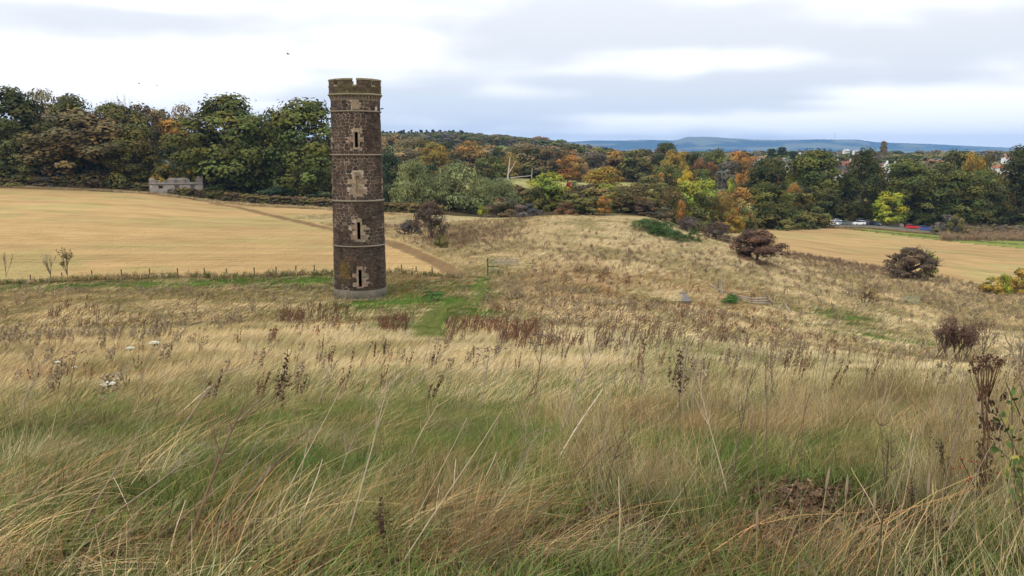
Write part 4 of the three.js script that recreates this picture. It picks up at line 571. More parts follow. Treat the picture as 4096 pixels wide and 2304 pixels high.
// far woods that read as one mass
{
  const r = mulberry(404), clump = crownGeo(900, { lobes: 16, n: 420, size: .06, y0: .1, env: round, lr: .2 }), fir = crownGeo(901, { lobes: 30, n: 420, size: .05, y0: .03, env: cone, lr: .11, squash: .4 });
  const tones = ['brown', 'bronze', 'moss', 'olive', 'dusk', 'plum', 'green', 'dark', 'tan', 'rust', 'grey', 'dark'].map(k => PAL[k]);
  const m4 = new THREE.Matrix4(), c = new THREE.Color(), scatter = (name, geo, n, pick, label, cat) => {
    const o = new THREE.InstancedMesh(geo, mat(1, 1, 1, { vertexColors: true, roughness: .9, specularIntensity: .1 }), n); o.name = numbered(name);
    for (let i = 0; i < n; i++) { let [X, D, w, hgt, t] = pick(i); for (const [hx, hd, hw] of [[1980, 560, 14], [2016, 640, 12], [2123, 600, 28], [2098, 545, 14], [2232, 560, 14], [2252, 575, 10], [2507, 520, 22], [2538, 640, 18]]) if (D > 330 && D < hd + 8 && Math.abs(X / D - azU(hx / S, .01)) < (hw / S + 4) / F) { hgt *= .35; w *= .5; } m4.makeRotationY(r() * 6.28).scale(V(w, hgt, w)); m4.setPosition(X, h0(X, D) - hgt * .06, -D); o.setMatrixAt(i, m4); const b = .8 + .5 * r(); c.setRGB(t[0] * b, t[1] * b, t[2] * b); o.setColorAt(i, c); }
    o.castShadow = o.receiveShadow = true; scene.add(o); tag(o, label, cat, null, 'stuff');
  };
  scatter('far_wood', clump, 1500, () => { const D = 560 * Math.pow(3.2, Math.pow(r(), 1.1)), a = lerp(.03, .66, r()); const h = 8 + 7 * r(); return [a * D, D, h * (.9 + .6 * r()), h, tones[Math.floor(r() * tones.length)]]; }, 'brown and green woods and gardens spreading to the skyline at the right', 'woodland');
  scatter('ridge_wood', clump, 1000, () => { const D = lerp(980, 1420, r()), a = lerp(-.2, .115, r()), h = 7 + 5 * r(); return [a * D, D, h * (.9 + .5 * r()), h, tones[[0, 1, 4, 6, 7, 2][Math.floor(r() * 6)]]]; }, 'dark wooded ridge right of the tower below the sky', 'woodland');
  scatter('conifer_wood', fir, 150, () => { const D = lerp(1150, 1290, r()), a = lerp(-.155, -.05, r()), h = 10 + 5 * r(); return [a * D, D, 4 + 2 * r(), h, PAL.pine]; }, 'row of dark conifers along the top of the wooded ridge', 'woodland');
  scatter('mixed_wood', clump, 260, () => { const D = lerp(300, 440, r()), a = lerp(-.66, -.2, r()), h = 12 + 8 * r(); return [a * D, D, h, h, tones[Math.floor(r() * tones.length)]]; }, 'trees deeper in the left wood seen in gaps', 'woodland');
  scatter('belt_wood', clump, 420, () => { const D = lerp(505, 640, r()), a = lerp(-.1, .4, r()), h = 10 + 8 * r(); return [a * D, D, h * .9, h, tones[Math.floor(r() * tones.length)]]; }, 'mixed trees filling the far belt behind the pasture', 'woodland');
  scatter('village_wood', clump, 300, () => { const D = lerp(350, 560, r()), a = lerp(.29, .66, r()), h = 9 + 6 * r(); return [a * D, D, h, h, tones[Math.floor(r() * tones.length)]]; }, 'garden trees around the village houses behind the right wood', 'woodland');
}
// ------------------------------------------------------------------ the ruin and the hut behind it
{
  const D = 243, X = azU(445 / S, .05) * D, k = D * .995 / F / 4 / 6.44 * 1.01;  // metres per unit of the drawing below
  const dx = x => (x - 950) * k, dy = y => (1110 - y) * k, Y0 = -tanV((600 + 1110 / 6.44) / 4) * D;
  const ruin = thing('ruined_house', 'roofless grey ruined house wall with stepped broken gables at the wood edge', 'ruin', X, Y0, -D); ruin.rotation.y = Math.atan2(-X, D) * .6;
  const wallMat = mat(.46, .42, .375, { map: renderTex, bumpMap: stoneBump, bumpScale: .04, roughness: 1 }), darkMat = mat(.26, .23, .20, { map: renderTex, bumpMap: stoneBump, bumpScale: .04, roughness: 1 });
  const out = [[300, 1240], [300, 735], [340, 728], [420, 726], [440, 768], [505, 782], [515, 830], [630, 832], [680, 790], [740, 757], [790, 730], [1000, 728], [1210, 727], [1240, 760], [1275, 770], [1285, 835], [1390, 835], [1400, 772], [1425, 760], [1440, 712], [1470, 690], [1590, 692], [1600, 1240]];
  const sh = new THREE.Shape(out.map(([x, y]) => new THREE.Vector2(dx(x), dy(y))).reverse());
  const open = [[517, 922, 625, 992], [907, 918, 1015, 1100], [1293, 914, 1400, 1100]];
  for (const [x0, y0, x1, y1] of open) sh.holes.push(new THREE.Path([[x0, y0], [x1, y0], [x1, y1], [x0, y1]].map(([x, y]) => new THREE.Vector2(dx(x), dy(y)))));
  const g = new THREE.ExtrudeGeometry(sh, { depth: .55, bevelEnabled: false }); g.translate(0, 0, -.55); addMesh('wall', g, wallMat, ruin);
  for (const [x0, y0, x1, y1] of open.slice(1)) { addMesh('blocked_door', box(dx(x1) - dx(x0), dy(y0) - dy(y1), .3, (dx(x0) + dx(x1)) / 2, (dy(y0) + dy(y1)) / 2, -.30), darkMat, ruin); }
  for (const [x0, y0, x1] of open) addMesh('lintel', box(dx(x1) - dx(x0) + .3, .22, .12, (dx(x0) + dx(x1)) / 2, dy(y0) + .10, .03), darkMat, ruin);
  addMesh('ledge', box(dx(1598) - dx(302), .14, .2, dx(950), dy(884), .07), darkMat, ruin);
  addMesh('recessed_panel', box(dx(1000) - dx(905), dy(780) - dy(835), .06, dx(952), dy(808), .0), darkMat, ruin);
  for (const [x, w] of [[330, 420], [1470, 120]]) { }
  addMesh('return_wall', box(.5, dy(880) - dy(1240), 6, dx(304) + .25, (dy(880) + dy(1240)) / 2, -3.56), wallMat, ruin);
  addMesh('return_wall', box(.5, dy(880) - dy(1240), 6, dx(1596) - .25, (dy(880) + dy(1240)) / 2, -3.56), wallMat, ruin);
  addMesh('rear_wall', box(dx(1560) - dx(340), dy(900) - dy(1240), .5, dx(950), (dy(900) + dy(1240)) / 2, -6.4), darkMat, ruin);
  addMesh('coping_slab', box(dx(1640) - dx(1440), .16, .7, dx(1535), dy(728), -.27), darkMat, ruin);
  const notice = tag(addMesh('notice', merge([box(dx(342) - dx(328), dy(918) - dy(946), .03, dx(335), dy(932), .018), box(dx(361) - dx(347), dy(918) - dy(946), .03, dx(354), dy(932), .018)]), mat(.75, .72, .70)), 'pair of small white notices on the left end of the ruined wall', 'notice'); notice.position.copy(ruin.position); notice.rotation.copy(ruin.rotation);
  const marks = merge([335, 354].map(x => box(.1, .16, .012, dx(x), dy(930), .041))); addMesh('printed_mark', marks, mat(.5, .09, .08), notice);
  const h = at(420, 470), hd = 262, hx = azU(411 / S, .03) * hd, hy = h0(hx, hd), top = -tanV(403 / S) * hd, w = 46 / S / F * hd, hut = thing('stone_hut', 'small grey stone hut with a shallow slab roof half hidden behind the ruin', 'hut', hx, hy, -hd), eav = -tanV(416 / S) * hd - hy;
  addMesh('wall', box(w, eav + 1, w, 0, (eav - 1) / 2, 0), mat(.30, .275, .23, { map: renderTex }), hut);
  const rf = new THREE.CylinderGeometry(w * .45, w * .76, top - hy - eav, 4); rf.rotateY(Math.PI / 4); rf.translate(0, eav + (top - hy - eav) / 2 + .1, 0); addMesh('roof', rf, mat(.33, .31, .25, { map: renderTex }), hut);
  addMesh('eaves_slab', box(w * 1.12, .25, w * 1.12, 0, eav, 0), mat(.12, .11, .09), hut);
}
// ------------------------------------------------------------------ village houses
function house(label, wx, wTop, wEave, ww, D, o) {
  const X = azU(wx / S, .01) * D, y0 = h0(X, D), k = D / F / S, W = ww * k, yr = -tanV(wTop / S) * D - y0, ye = -tanV(wEave / S) * D - y0, dep = o.dep ?? 7, g = thing('house', label, 'house', X, y0, -D, o.group);
  g.rotation.y = o.ry ?? 0;
  const wm = mat(...(o.wall ?? [.78, .77, .74])), rm = mat(...(o.roof ?? [.13, .12, .13]), { map: stoneTex }), gl = mat(.03, .035, .04, { roughness: .15, specularIntensity: .5 });
  if (o.gable) { // gable end facing the viewer
    const sh = new THREE.Shape([[-W / 2, -1], [W / 2, -1], [W / 2, ye], [.6, yr], [.6, yr + 1.2], [-.6, yr + 1.2], [-.6, yr], [-W / 2, ye]].map(p => new THREE.Vector2(...p))); const e = new THREE.ExtrudeGeometry(sh, { depth: .4, bevelEnabled: false }); addMesh('gable_wall', e, wm, g);
    addMesh('wall', box(W * .98, ye + 1, dep, 0, (ye - 1) / 2, -dep / 2), wm, g);
    const L = Math.hypot(W / 2, yr - ye); for (const s of [-1, 1]) { const p = new THREE.BoxGeometry(L + .4, .2, dep + .2); p.rotateZ(-s * Math.atan2(yr - ye, W / 2)); p.translate(s * W / 4, (yr + ye) / 2 - .08, -dep / 2 - .15); addMesh('roof', p, rm, g); }
    addMesh('chimney_pot', merge([-.3, .3].map(x => { const c = new THREE.CylinderGeometry(.12, .15, .5, 8); c.translate(x, yr + 1.4, .2); return c; })), mat(.3, .15, .09), g);
    addMesh('window', box(.9, 1.2, .08, W * .22, ye * .55, .42), gl, g);
  } else {
    addMesh('wall', box(W, ye + 1, dep, 0, (ye - 1) / 2, 0), wm, g);
    if (o.flat) { for (const f of o.flat) addMesh('window', box(W * .96, (yr) * .09, .1, 0, yr * f, dep / 2 + .03), gl, g); addMesh('roof', box(W * 1.02, .3, dep * 1.02, 0, yr, 0), wm, g); addMesh('upper_wall', box(W * .995, yr - ye, dep * .99, 0, (yr + ye) / 2, 0), wm, g); }
    else {
      const run = dep / 2 + .4, L = Math.hypot(run, yr - ye); for (const s of [-1, 1]) { const p = new THREE.BoxGeometry(W + .5, .18, L); p.rotateX(s * Math.atan2(yr - ye, run)); p.translate(0, (yr + ye) / 2 + .06, s * run / 2); addMesh('roof', p, rm, g); }
      const tri = new THREE.Shape([[-dep / 2, ye], [dep / 2, ye], [0, yr - .1]].map(p => new THREE.Vector2(...p))); for (const s of [-1, 1]) { const e = new THREE.ExtrudeGeometry(tri, { depth: .2, bevelEnabled: false }); e.rotateY(Math.PI / 2); e.translate(s * (W / 2 - .12) - .1, 0, 0); addMesh('gable_wall', e, wm, g); }
      for (const x of o.chim ?? []) addMesh('chimney', box(1.0, 2.2, .8, x * W, yr + .6, 0), o.chimWhite ? wm : mat(.5, .42, .36), g);
      for (const x of o.win ?? [-.3, .05, .35]) { const f = addMesh('window', box(1.1, 1.25, .1, x * W, ye - 1.3, dep / 2 + .03), gl, g); addMesh('frame', box(1.3, .12, .14, x * W, ye - 2.0, dep / 2 + .05), wm, f); }
    }
  }
  return g;
}
house('white gabled cottage with a chimney, between the three dark conifers and the very tall oak', 1980, 417, 424, 15, 560, { gable: 1, roof: [.13, .09, .075] });
house('white flat-roofed block with dark window bands at the left of the very tall oak', 2016, 384.5, 398, 12, 640, { flat: [.93, .84, .75] });
house('house with a dusky red roof and two pale chimneys, upper of the village pair', 2123, 406, 417, 38, 600, { roof: [.24, .105, .085], chim: [-.42, .42], wall: [.66, .62, .56] });
house('white house with a dark slate roof below the dusky red roof', 2124, 417, 427, 44, 560, { roof: [.085, .08, .09], chim: [.46], chimWhite: 1, win: [-.1, .1, .3] });
house('low house with an orange tiled roof, leftmost at the village pair', 2098, 425, 431, 18, 545, { roof: [.40, .17, .10], wall: [.5, .48, .44] });
house('low house with a brownish pink roof under the white house', 2131, 429, 434, 20, 540, { roof: [.32, .18, .14], wall: [.7, .65, .6] });
house('white gable with a chimney right of the tall dark narrow tree', 2232, 409, 416, 16, 560, { gable: 1, roof: [.16, .11, .10] });
house('small white gable right of the other white gable', 2252, 411, 418, 10, 575, { gable: 1, roof: [.14, .11, .10] });
house('house with a red tiled roof low at the right behind the wood', 2507, 416, 422, 34, 520, { roof: [.38, .15, .09], chim: [-.25], win: [.15, .28] });
house('house with a red tiled roof on the right skyline', 2538, 393, 399, 26, 640, { roof: [.35, .16, .11], chim: [-.4, .4] });
house('pale distant house on the right skyline left of the poplar', 2127, 376, 379, 12, 1000, { roof: [.5, .5, .5], wall: [.7, .7, .7] });
house('long low distant house right of the pale distant house', 2152, 377, 380, 12, 1010, { roof: [.3, .3, .33], wall: [.7, .7, .7] });
house('white distant house left below the blue hills', 1508, 373, 377, 9, 1100, { roof: [.3, .28, .27], wall: [.75, .75, .75] });
{ const D = 12200, X = azU(2098 / S, 0) * D, y = -tanV(352 / S) * D, h = -tanV(331 / S) * D - y, g = thing('radio_mast', 'thin far radio mast standing on the blue hills', 'mast', X, y, -D), m = mat(.35, .35, .37); for (let i = 0; i < 3; i++) { const a = i * 2.094; addMesh('leg', noUV(limb(V(Math.cos(a) * 5, -20, Math.sin(a) * 5), V(Math.cos(a) * .8, h, Math.sin(a) * .8), .9, .6, 4)), m, g); } addMesh('brace', noUV(merge(Array.from({ length: 12 }, (_, i) => { const t = i / 12, r = lerp(3, .8, t), a = i * 2.094; return limb(V(Math.cos(a) * r, h * t, Math.sin(a) * r), V(Math.cos(a + 2.094) * r, h * (t + .08), Math.sin(a + 2.094) * r), .3, .3, 4); }))), m, g); }

// ------------------------------------------------------------------ cars
const tyreM = mat(.02, .02, .02), rimM = mat(.35, .35, .36, { metalness: .6, roughness: .4 }), glassM = mat(.025, .03, .035, { roughness: .08, specularIntensity: .8 }), lampM = mat(.75, .75, .72, { roughness: .2 }), redM = mat(.35, .02, .02, { roughness: .2 }), plateM = mat(.75, .72, .6);
function carProto(profile, cabin, L, paint) {
  const g = new THREE.Group(), W = 1.72, ext = (pts, w, bev) => { const e = new THREE.ExtrudeGeometry(new THREE.Shape(pts.map(p => new THREE.Vector2(...p))), { depth: w - 2 * bev, bevelEnabled: true, bevelSize: bev, bevelThickness: bev, bevelSegments: 3 }); e.translate(0, 0, -(w - 2 * bev) / 2); return e; };
  const body = addMesh('body', ext(profile, W, .09), paint, g);
  // the glasshouse: glass under a painted roof with pillars
  addMesh('glasshouse', ext(cabin.map(([x, y]) => [x, y - .03]), W - .14, .08), glassM, g);
  const xs = cabin.map(p => p[0]), top = Math.max(...cabin.map(p => p[1])), tops = cabin.filter(p => p[1] > top - .06).map(p => p[0]), r0 = Math.min(...tops), r1 = Math.max(...tops), b0 = cabin[0], b1 = cabin[cabin.length - 1];
  addMesh('roof', box(r1 - r0 + .1, .07, W - .32, (r0 + r1) / 2, top + .06, 0), paint, g);
  const pil = []; for (const s of [-1, 1]) { const z = s * (W / 2 - .085); for (const [p, q] of [[b0, [r0, top]], [b1, [r1, top]], [[(b0[0] + b1[0]) / 2, b0[1]], [(r0 + r1) / 2, top]]]) pil.push(limb(V(p[0], p[1] - .02, z), V(q[0], q[1] + .05, z * .9), .055, .05, 5)); } addMesh('pillar', noUV(merge(pil)), paint, g);
  for (const x of [-L * .31, L * .30]) for (const s of [-1, 1]) { const t = new THREE.TorusGeometry(.235, .085, 8, 18); t.translate(x, .31, s * (W / 2 - .04)); const w = addMesh('wheel', t, tyreM, g), c = new THREE.CylinderGeometry(.2, .2, .1, 14); c.rotateX(Math.PI / 2); c.translate(x, .31, s * (W / 2 - .03)); addMesh('rim', c, rimM, w); }
  for (const s of [-1, 1]) { addMesh('headlight', box(.12, .14, .34, L / 2 - .07, .66, s * .56), lampM, g); addMesh('tail_light', box(.1, .18, .26, -L / 2 + .06, .78, s * .62), redM, g); addMesh('mirror', box(.12, .12, .2, L * .14, .95, s * (W / 2 + .06)), paint, g); }
  addMesh('bumper', box(.14, .18, W - .2, L / 2 - .02, .38, 0), tyreM, g); addMesh('number_plate', box(.03, .11, .5, L / 2 + .06, .42, 0), plateM, g);
  return g;
}
const paint0 = mat(.8, .8, .8, { roughness: .3, clearcoat: .6 });
const hatch = carProto([[-1.95, .3], [1.95, .3], [2.0, .55], [1.9, .74], [1.05, .9], [-1.85, .92], [-1.97, .6]], [[1.1, .88], [.35, 1.38], [-.2, 1.45], [-1.35, 1.42], [-1.86, .9]].reverse(), 4.0, paint0);
const saloon = carProto([[-2.2, .3], [2.2, .3], [2.25, .52], [2.12, .72], [1.0, .87], [-1.2, .9], [-2.15, .86], [-2.24, .55]], [[1.05, .85], [.3, 1.34], [-.3, 1.39], [-.9, 1.36], [-1.6, .88]].reverse(), 4.5, paint0);
function car(proto, label, wx, wy, ry, colour, o = {}) {
  const [X, , D] = at(wx, wy), g = proto.clone(), p = mat(...colour, { roughness: .3, clearcoat: .6 }); g.name = numbered('parked_car'); g.position.set(X, h0(X, D) + (o.dy ?? 0), -D); g.rotation.y = ry; scene.add(g);
  g.traverse(m => { if (m.isMesh && m.material === paint0) m.material = p; }); return tag(g, label, 'car', null);
}
car(saloon, 'white saloon car parked behind the others at the left end of the car park', 2102, 561, Math.PI + .12, [.78, .79, .80]);
car(hatch, 'white car cut by the olive bush, leftmost of the parked cars', 2089, 565, Math.PI * .5, [.75, .76, .78]);
car(hatch, 'silver-white hatchback parked in front of the white saloon', 2106, 566.5, -2.2, [.66, .68, .70]);
car(saloon, 'dark grey car right of the silver-white hatchback', 2125, 565.5, -.5, [.12, .135, .14]);
car(hatch, 'white hatchback in front of the blue-grey car', 2161, 566, Math.PI + .05, [.8, .8, .8]);
car(hatch, 'blue-grey car parked behind the white hatchback', 2169, 560.5, .15, [.14, .18, .25]);
car(saloon, 'black car right of the white hatchback', 2186, 566, -2.6, [.025, .027, .03]);
car(hatch, 'dark blue car seen end on, right of the black car', 2203, 567, -1.1, [.045, .06, .10]);
{ const c = car(hatch, 'black car with its tailgate open behind the red car', 2284, 571, .35, [.02, .02, .022]); const t = box(1.0, .06, 1.3, -2.1, 1.75, 0, 0, -.5); addMesh('tailgate', t, mat(.3, .31, .33, { roughness: .3 }), c); }
car(hatch, 'bright red hatchback parked by the verge', 2294, 575.5, -.12, [.62, .025, .03]);
car(hatch, 'blue hatchback at the right end of the parked cars', 2329, 579.5, -.35, [.07, .10, .33]);
const post = (h, r = .06) => { const g = new THREE.CylinderGeometry(r * .95, r * 1.05, h, 7); g.translate(0, h / 2 - .2, 0); return g; };
const greyWood = mat(.33, .29, .245, { map: woodTex, roughness: 1 }), darkWood = mat(.14, .11, .085, { map: woodTex, roughness: 1 }), silverWood = mat(.46, .41, .35, { map: woodTex, roughness: 1 });
{ // barrier rail behind the cars
  const A = at(2143, 556), B = at(2260, 567), g = thing('rail_fence', 'low wooden barrier rail behind the parked cars', 'fence', A[0], A[1], -A[2]), n = 9;
  for (let i = 0; i <= n; i++) { const t = i / n, X = lerp(A[0], B[0], t), D = lerp(A[2], B[2], t), y = h0(X, D); const p = post(1.3, .09); p.translate(X - A[0], y - A[1], A[2] - D); addMesh('post', p, greyWood, g); }
  for (let i = 0; i < n; i++) { const q = t => { const X = lerp(A[0], B[0], t), D = lerp(A[2], B[2], t); return V(X - A[0], h0(X, D) - A[1] + .85, A[2] - D); }; addMesh('rail', limb(q(i / n), q((i + 1) / n), .09, .09, 6), greyWood, g); }
  const [sx, sy, sd] = at(2255, 566), sg = thing('sign', 'small pale yellow sign board on a post beside the barrier rail', 'sign', sx, sy, -sd); const sp = post(2.7, .06); addMesh('post', sp, greyWood, sg); addMesh('board', box(1.3, .3, .06, .5, 2.25, .08, 0, .2), mat(.75, .70, .38), sg); addMesh('end_board', box(.3, .6, .06, -.2, 2.15, .09), mat(.75, .70, .38), sg);
  const b = new THREE.IcosahedronGeometry(1, 3), pp = b.attributes.position; for (let i = 0; i < pp.count; i++) { const v = V(pp.getX(i), pp.getY(i), pp.getZ(i)), n2 = .8 + .45 * fbm(v.x * 2 + 9, v.y * 2 + v.z * 2, 3); pp.setXYZ(i, v.x * n2 * .95, v.y * n2 * .95, v.z * n2 * .8); } b.computeVertexNormals(); const [bx, by, bd] = at(2267, 571); const bo = tag(addMesh('boulder', b, mat(.34, .28, .21, { map: stoneTex })), 'sandstone boulder at the right end of the barrier rail', 'boulder'); bo.position.set(bx, by + .4, -bd);
}
// ------------------------------------------------------------------ fences and other works on the hillside
{ // posts of the field fence left of the tower
  const xs = [[7, 716], [85, 713], [164, 710], [240, 707], [313, 705], [383, 703], [453, 701], [520, 699], [575, 698], [645, 696], [700, 694], [748, 692], [795, 690]], side = [[1012, 690], [1049, 692], [1088, 694]];
  const p0 = post(1.35, .065); [...xs, ...side].forEach(([x, y], i) => { const [X, , D] = at(x, y); const m = addMesh('fence_post', p0, darkWood); m.position.set(X, H(X, D - .6), -D + .6); m.rotation.z = (hash2(i, 3) - .5) * .12; m.rotation.y = i; tag(m, i < xs.length ? 'dark wooden post of the wire fence between the grass slope and the left stubble field' : 'dark wooden post of the wire fence just right of the tower', 'fence post', i < xs.length ? 'posts of the fence along the left stubble field' : 'fence posts right of the tower'); });
}
const onPix = (wx, wy, D) => { const t = tanV(wy / S), a = azU(wx / S, t); return V(a * D, -t * D, -D); };
function bar(name, a, b, r0, r1, m, parent, o) { const p = parent.position, g = limb(a.clone().sub(p), b.clone().sub(p), r0, r1, 6); return addMesh(name, g, m, parent); }
{ // stile post with a waymark
  const [X, Y, D] = at(1227, 690), g = thing('stile', 'old wooden stile with a tall post where the path meets the field fence', 'stile', X, Y, -D), k = D / F / S;
  addMesh('post', box(.14, 40 * k + .3, .14, 0, 20 * k - .1, 0), darkWood, g); addMesh('post', box(.12, 14 * k, .12, 27 * k, 5 * k, 0), darkWood, g); addMesh('step', box(22 * k, .07, .3, 12 * k, 13 * k, .1), greyWood, g); addMesh('rail', box(30 * k, .1, .06, 14 * k, 20 * k, -.12), darkWood, g); addMesh('waymark', box(.16, .16, .03, 2 * k, 30 * k, .09), mat(.2, .25, .12), g);
}
{ // pale rail fence beyond the stile
  const [X, Y, D] = at(1272, 668), g = thing('rail_fence', 'pale grey rail fence section standing in the grass beyond the stile', 'fence', X, Y, -D), k = D / F / S;
  for (const x of [-31, -11, 10, 31]) addMesh('post', box(.12, 18 * k, .1, x * k, 7 * k, 0), silverWood, g); [15.5, 11, 6].forEach((y, i) => addMesh('rail', box(63 * k, .1, .05, 0, y * k - i * .02, .08, 0, .01), silverWood, g));
}
let TANK;
{ // concrete tank
  const D0 = at(1728, 768)[2], y = onPix(1728, 757, D0).y, on = (wx, wy) => { const t = tanV(wy / S), D = -y / t; return V(azU(wx / S, t) * D, y, -D); };
  const slab = [on(1709, 734), on(1720, 734), on(1741, 757), on(1716, 757)], turf = [on(1612, 734.5), on(1708.6, 734.5), on(1715.5, 756.6), on(1588, 756.6)], o = slab[2].clone(), g = thing('concrete_tank', 'low flat concrete tank with a weathered slab edge and grass on its roof', 'tank', o.x, o.y, o.z);
  const prism = (q, top, bot) => { const P = [], U = [], I = [], f = (...v) => { const k = P.length / 3; for (const p of v) { P.push(p.x - o.x, p.y - o.y, p.z - o.z); U.push(p.x * .5 + p.y * .3, p.z * .5 + p.y * .5); } I.push(k, k + 1, k + 2, k, k + 2, k + 3); }, t = q.map(p => p.clone().add(V(0, top, 0))), d = q.map(p => p.clone().add(V(0, bot, 0))); f(t[3], t[2], t[1], t[0]); for (let i = 0; i < 4; i++) { const j = (i + 1) % 4; f(t[i], t[j], d[j], d[i]); } const e = new THREE.BufferGeometry(); e.setAttribute('position', new THREE.Float32BufferAttribute(P, 3)); e.setAttribute('uv', new THREE.Float32BufferAttribute(U, 2)); e.setIndex(I); e.computeVertexNormals(); return e; };
  addMesh('roof_slab', prism(slab, 0, -.14), mat(.20, .18, .165, { map: renderTex }), g); addMesh('wall', prism([slab[0], slab[1].clone().add(V(-.05, 0, 0)), slab[2].clone().add(V(-.06, 0, .0)), slab[3]].map(p => p.clone().add(V(0, -.143, -.04))), 0, -1.6), mat(.25, .21, .17, { map: renderTex }), g); addMesh('turf_roof', prism(turf, -.03, -1.6), mat(.27, .22, .11, { map: earthTex }), g);
  TANK = { turf, y };
}
{ // broken fences right of the tank
  const D1 = at(1815, 740)[2], g = thing('fence_post', 'leaning silvery post with a fallen rail, left of the broken fence', 'fence post', ...at(1815, 740).map((v, i) => i === 2 ? -v : v));
  bar('post', onPix(1817, 742, D1), onPix(1812, 704, D1), .11, .09, silverWood, g); bar('post', onPix(1806, 728, D1 + .4), onPix(1808, 706, D1 + .4), .04, .03, darkWood, g); bar('rail', onPix(1781, 718, D1 + .3), onPix(1850, 744, D1 - .2), .06, .06, greyWood, g); bar('rail', onPix(1780, 712, D1 + .5), onPix(1800, 724, D1 + .4), .05, .05, silverWood, g);
  const c = at(1895, 765), D2 = c[2], f = thing('broken_fence', 'broken silvery rail fence bent in the middle, right of the concrete tank', 'fence', c[0], c[1], -D2);
  for (const [a, b] of [[[1857, 743], [1890, 751]], [[1890, 751], [1930, 750]], [[1857, 747], [1890, 757]], [[1890, 757], [1932, 757]], [[1888, 762], [1934, 763]]]) bar('rail', onPix(...a, D2), onPix(...b, D2), .07, .07, silverWood, f);
  for (const [x, y0, y1] of [[1858, 742, 760], [1890, 748, 768], [1908, 748, 768], [1931, 746, 768]]) bar('post', onPix(x, y1, D2 + .12), onPix(x, y0, D2 + .12), .08, .08, greyWood, f);
  bar('brace', onPix(1932, 748, D2 - .1), onPix(1948, 764, D2 - .5), .07, .07, greyWood, f); bar('brace', onPix(1934, 756, D2 - .1), onPix(1944, 766, D2 - .6), .06, .06, darkWood, f);
  for (const [n, a, b, l] of [[1, [1955, 781], [1968, 763], 'short pale post leaning right, end of the broken fence'], [2, [1987, 786], [1973, 763], 'fallen pale plank leaning left, end of the broken fence']]) { const q = at(...a), o = thing('fence_post', l, 'fence post', q[0], q[1], -q[2]); bar('post', onPix(...a, q[2]), onPix(...b, q[2] + .3), n === 1 ? .07 : .11, n === 1 ? .06 : .10, silverWood, o); }
}
{ // green metal gate
  const [X, Y, D] = at(2292, 765), g = thing('metal_gate', 'faded green metal field gate in the grass at the right', 'gate', X, Y, -D), k = D / F / S, m = mat(.22, .32, .22);
  for (const y of [2, 6.5, 11, 15.5, 20]) addMesh('bar', limb(V(-19 * k, y * k, 0), V(19 * k, y * k + .03, 0), .03, .03, 6), m, g); for (const x of [-19, 0, 19]) addMesh('upright', limb(V(x * k, 0, 0), V(x * k, 21 * k, 0), .035, .035, 6), m, g);
}
{ // birds
  const m = mat(.02, .02, .022); const bird = (label, p, s, fly) => { const g = thing('bird', label, 'bird', p.x, p.y, p.z); const b = new THREE.SphereGeometry(1, 10, 8); b.scale(.09 * s, .075 * s, .17 * s); const h = new THREE.SphereGeometry(.06 * s, 8, 6); h.translate(0, .05 * s, .17 * s); const bk = new THREE.ConeGeometry(.02 * s, .08 * s, 6); bk.rotateX(Math.PI / 2); bk.translate(0, .045 * s, .26 * s); const t = box(.09 * s, .02 * s, .2 * s, 0, 0, -.22 * s); addMesh('body', noUV(merge([b, h, bk, t].map(q => { q.deleteAttribute('uv'); return q; }))), m, g); for (const q of [-1, 1]) { const w = new THREE.BufferGeometry(); const e = fly ? .42 : .12, u = fly ? .14 : -.02; w.setAttribute('position', new THREE.Float32BufferAttribute([q * .06 * s, .03 * s, .1 * s, q * .06 * s, .03 * s, -.1 * s, q * e * s, u * s, -.08 * s, q * e * .6 * s, u * s + .02, .08 * s], 3)); w.setIndex([0, 1, 2, 0, 2, 3]); w.computeVertexNormals(); addMesh('wing', w, m, g); } return g; };
  bird('small dark bird flying high left of the tower top', onPix(725, 136, 150), 1.2, 1).rotation.y = 1.2; bird('tiny bird flying above the left wood skyline', onPix(350, 210, 260), 1.3, 1).rotation.y = -1; bird('tiny bird flying right of the other one above the left wood', onPix(394, 215, 270), 1.3, 1);
  bird('dark bird perched on the upper string course at the right of the tower', onPix(960.5, 273.6, 79), .7, 0).rotation.y = 1.5;
}
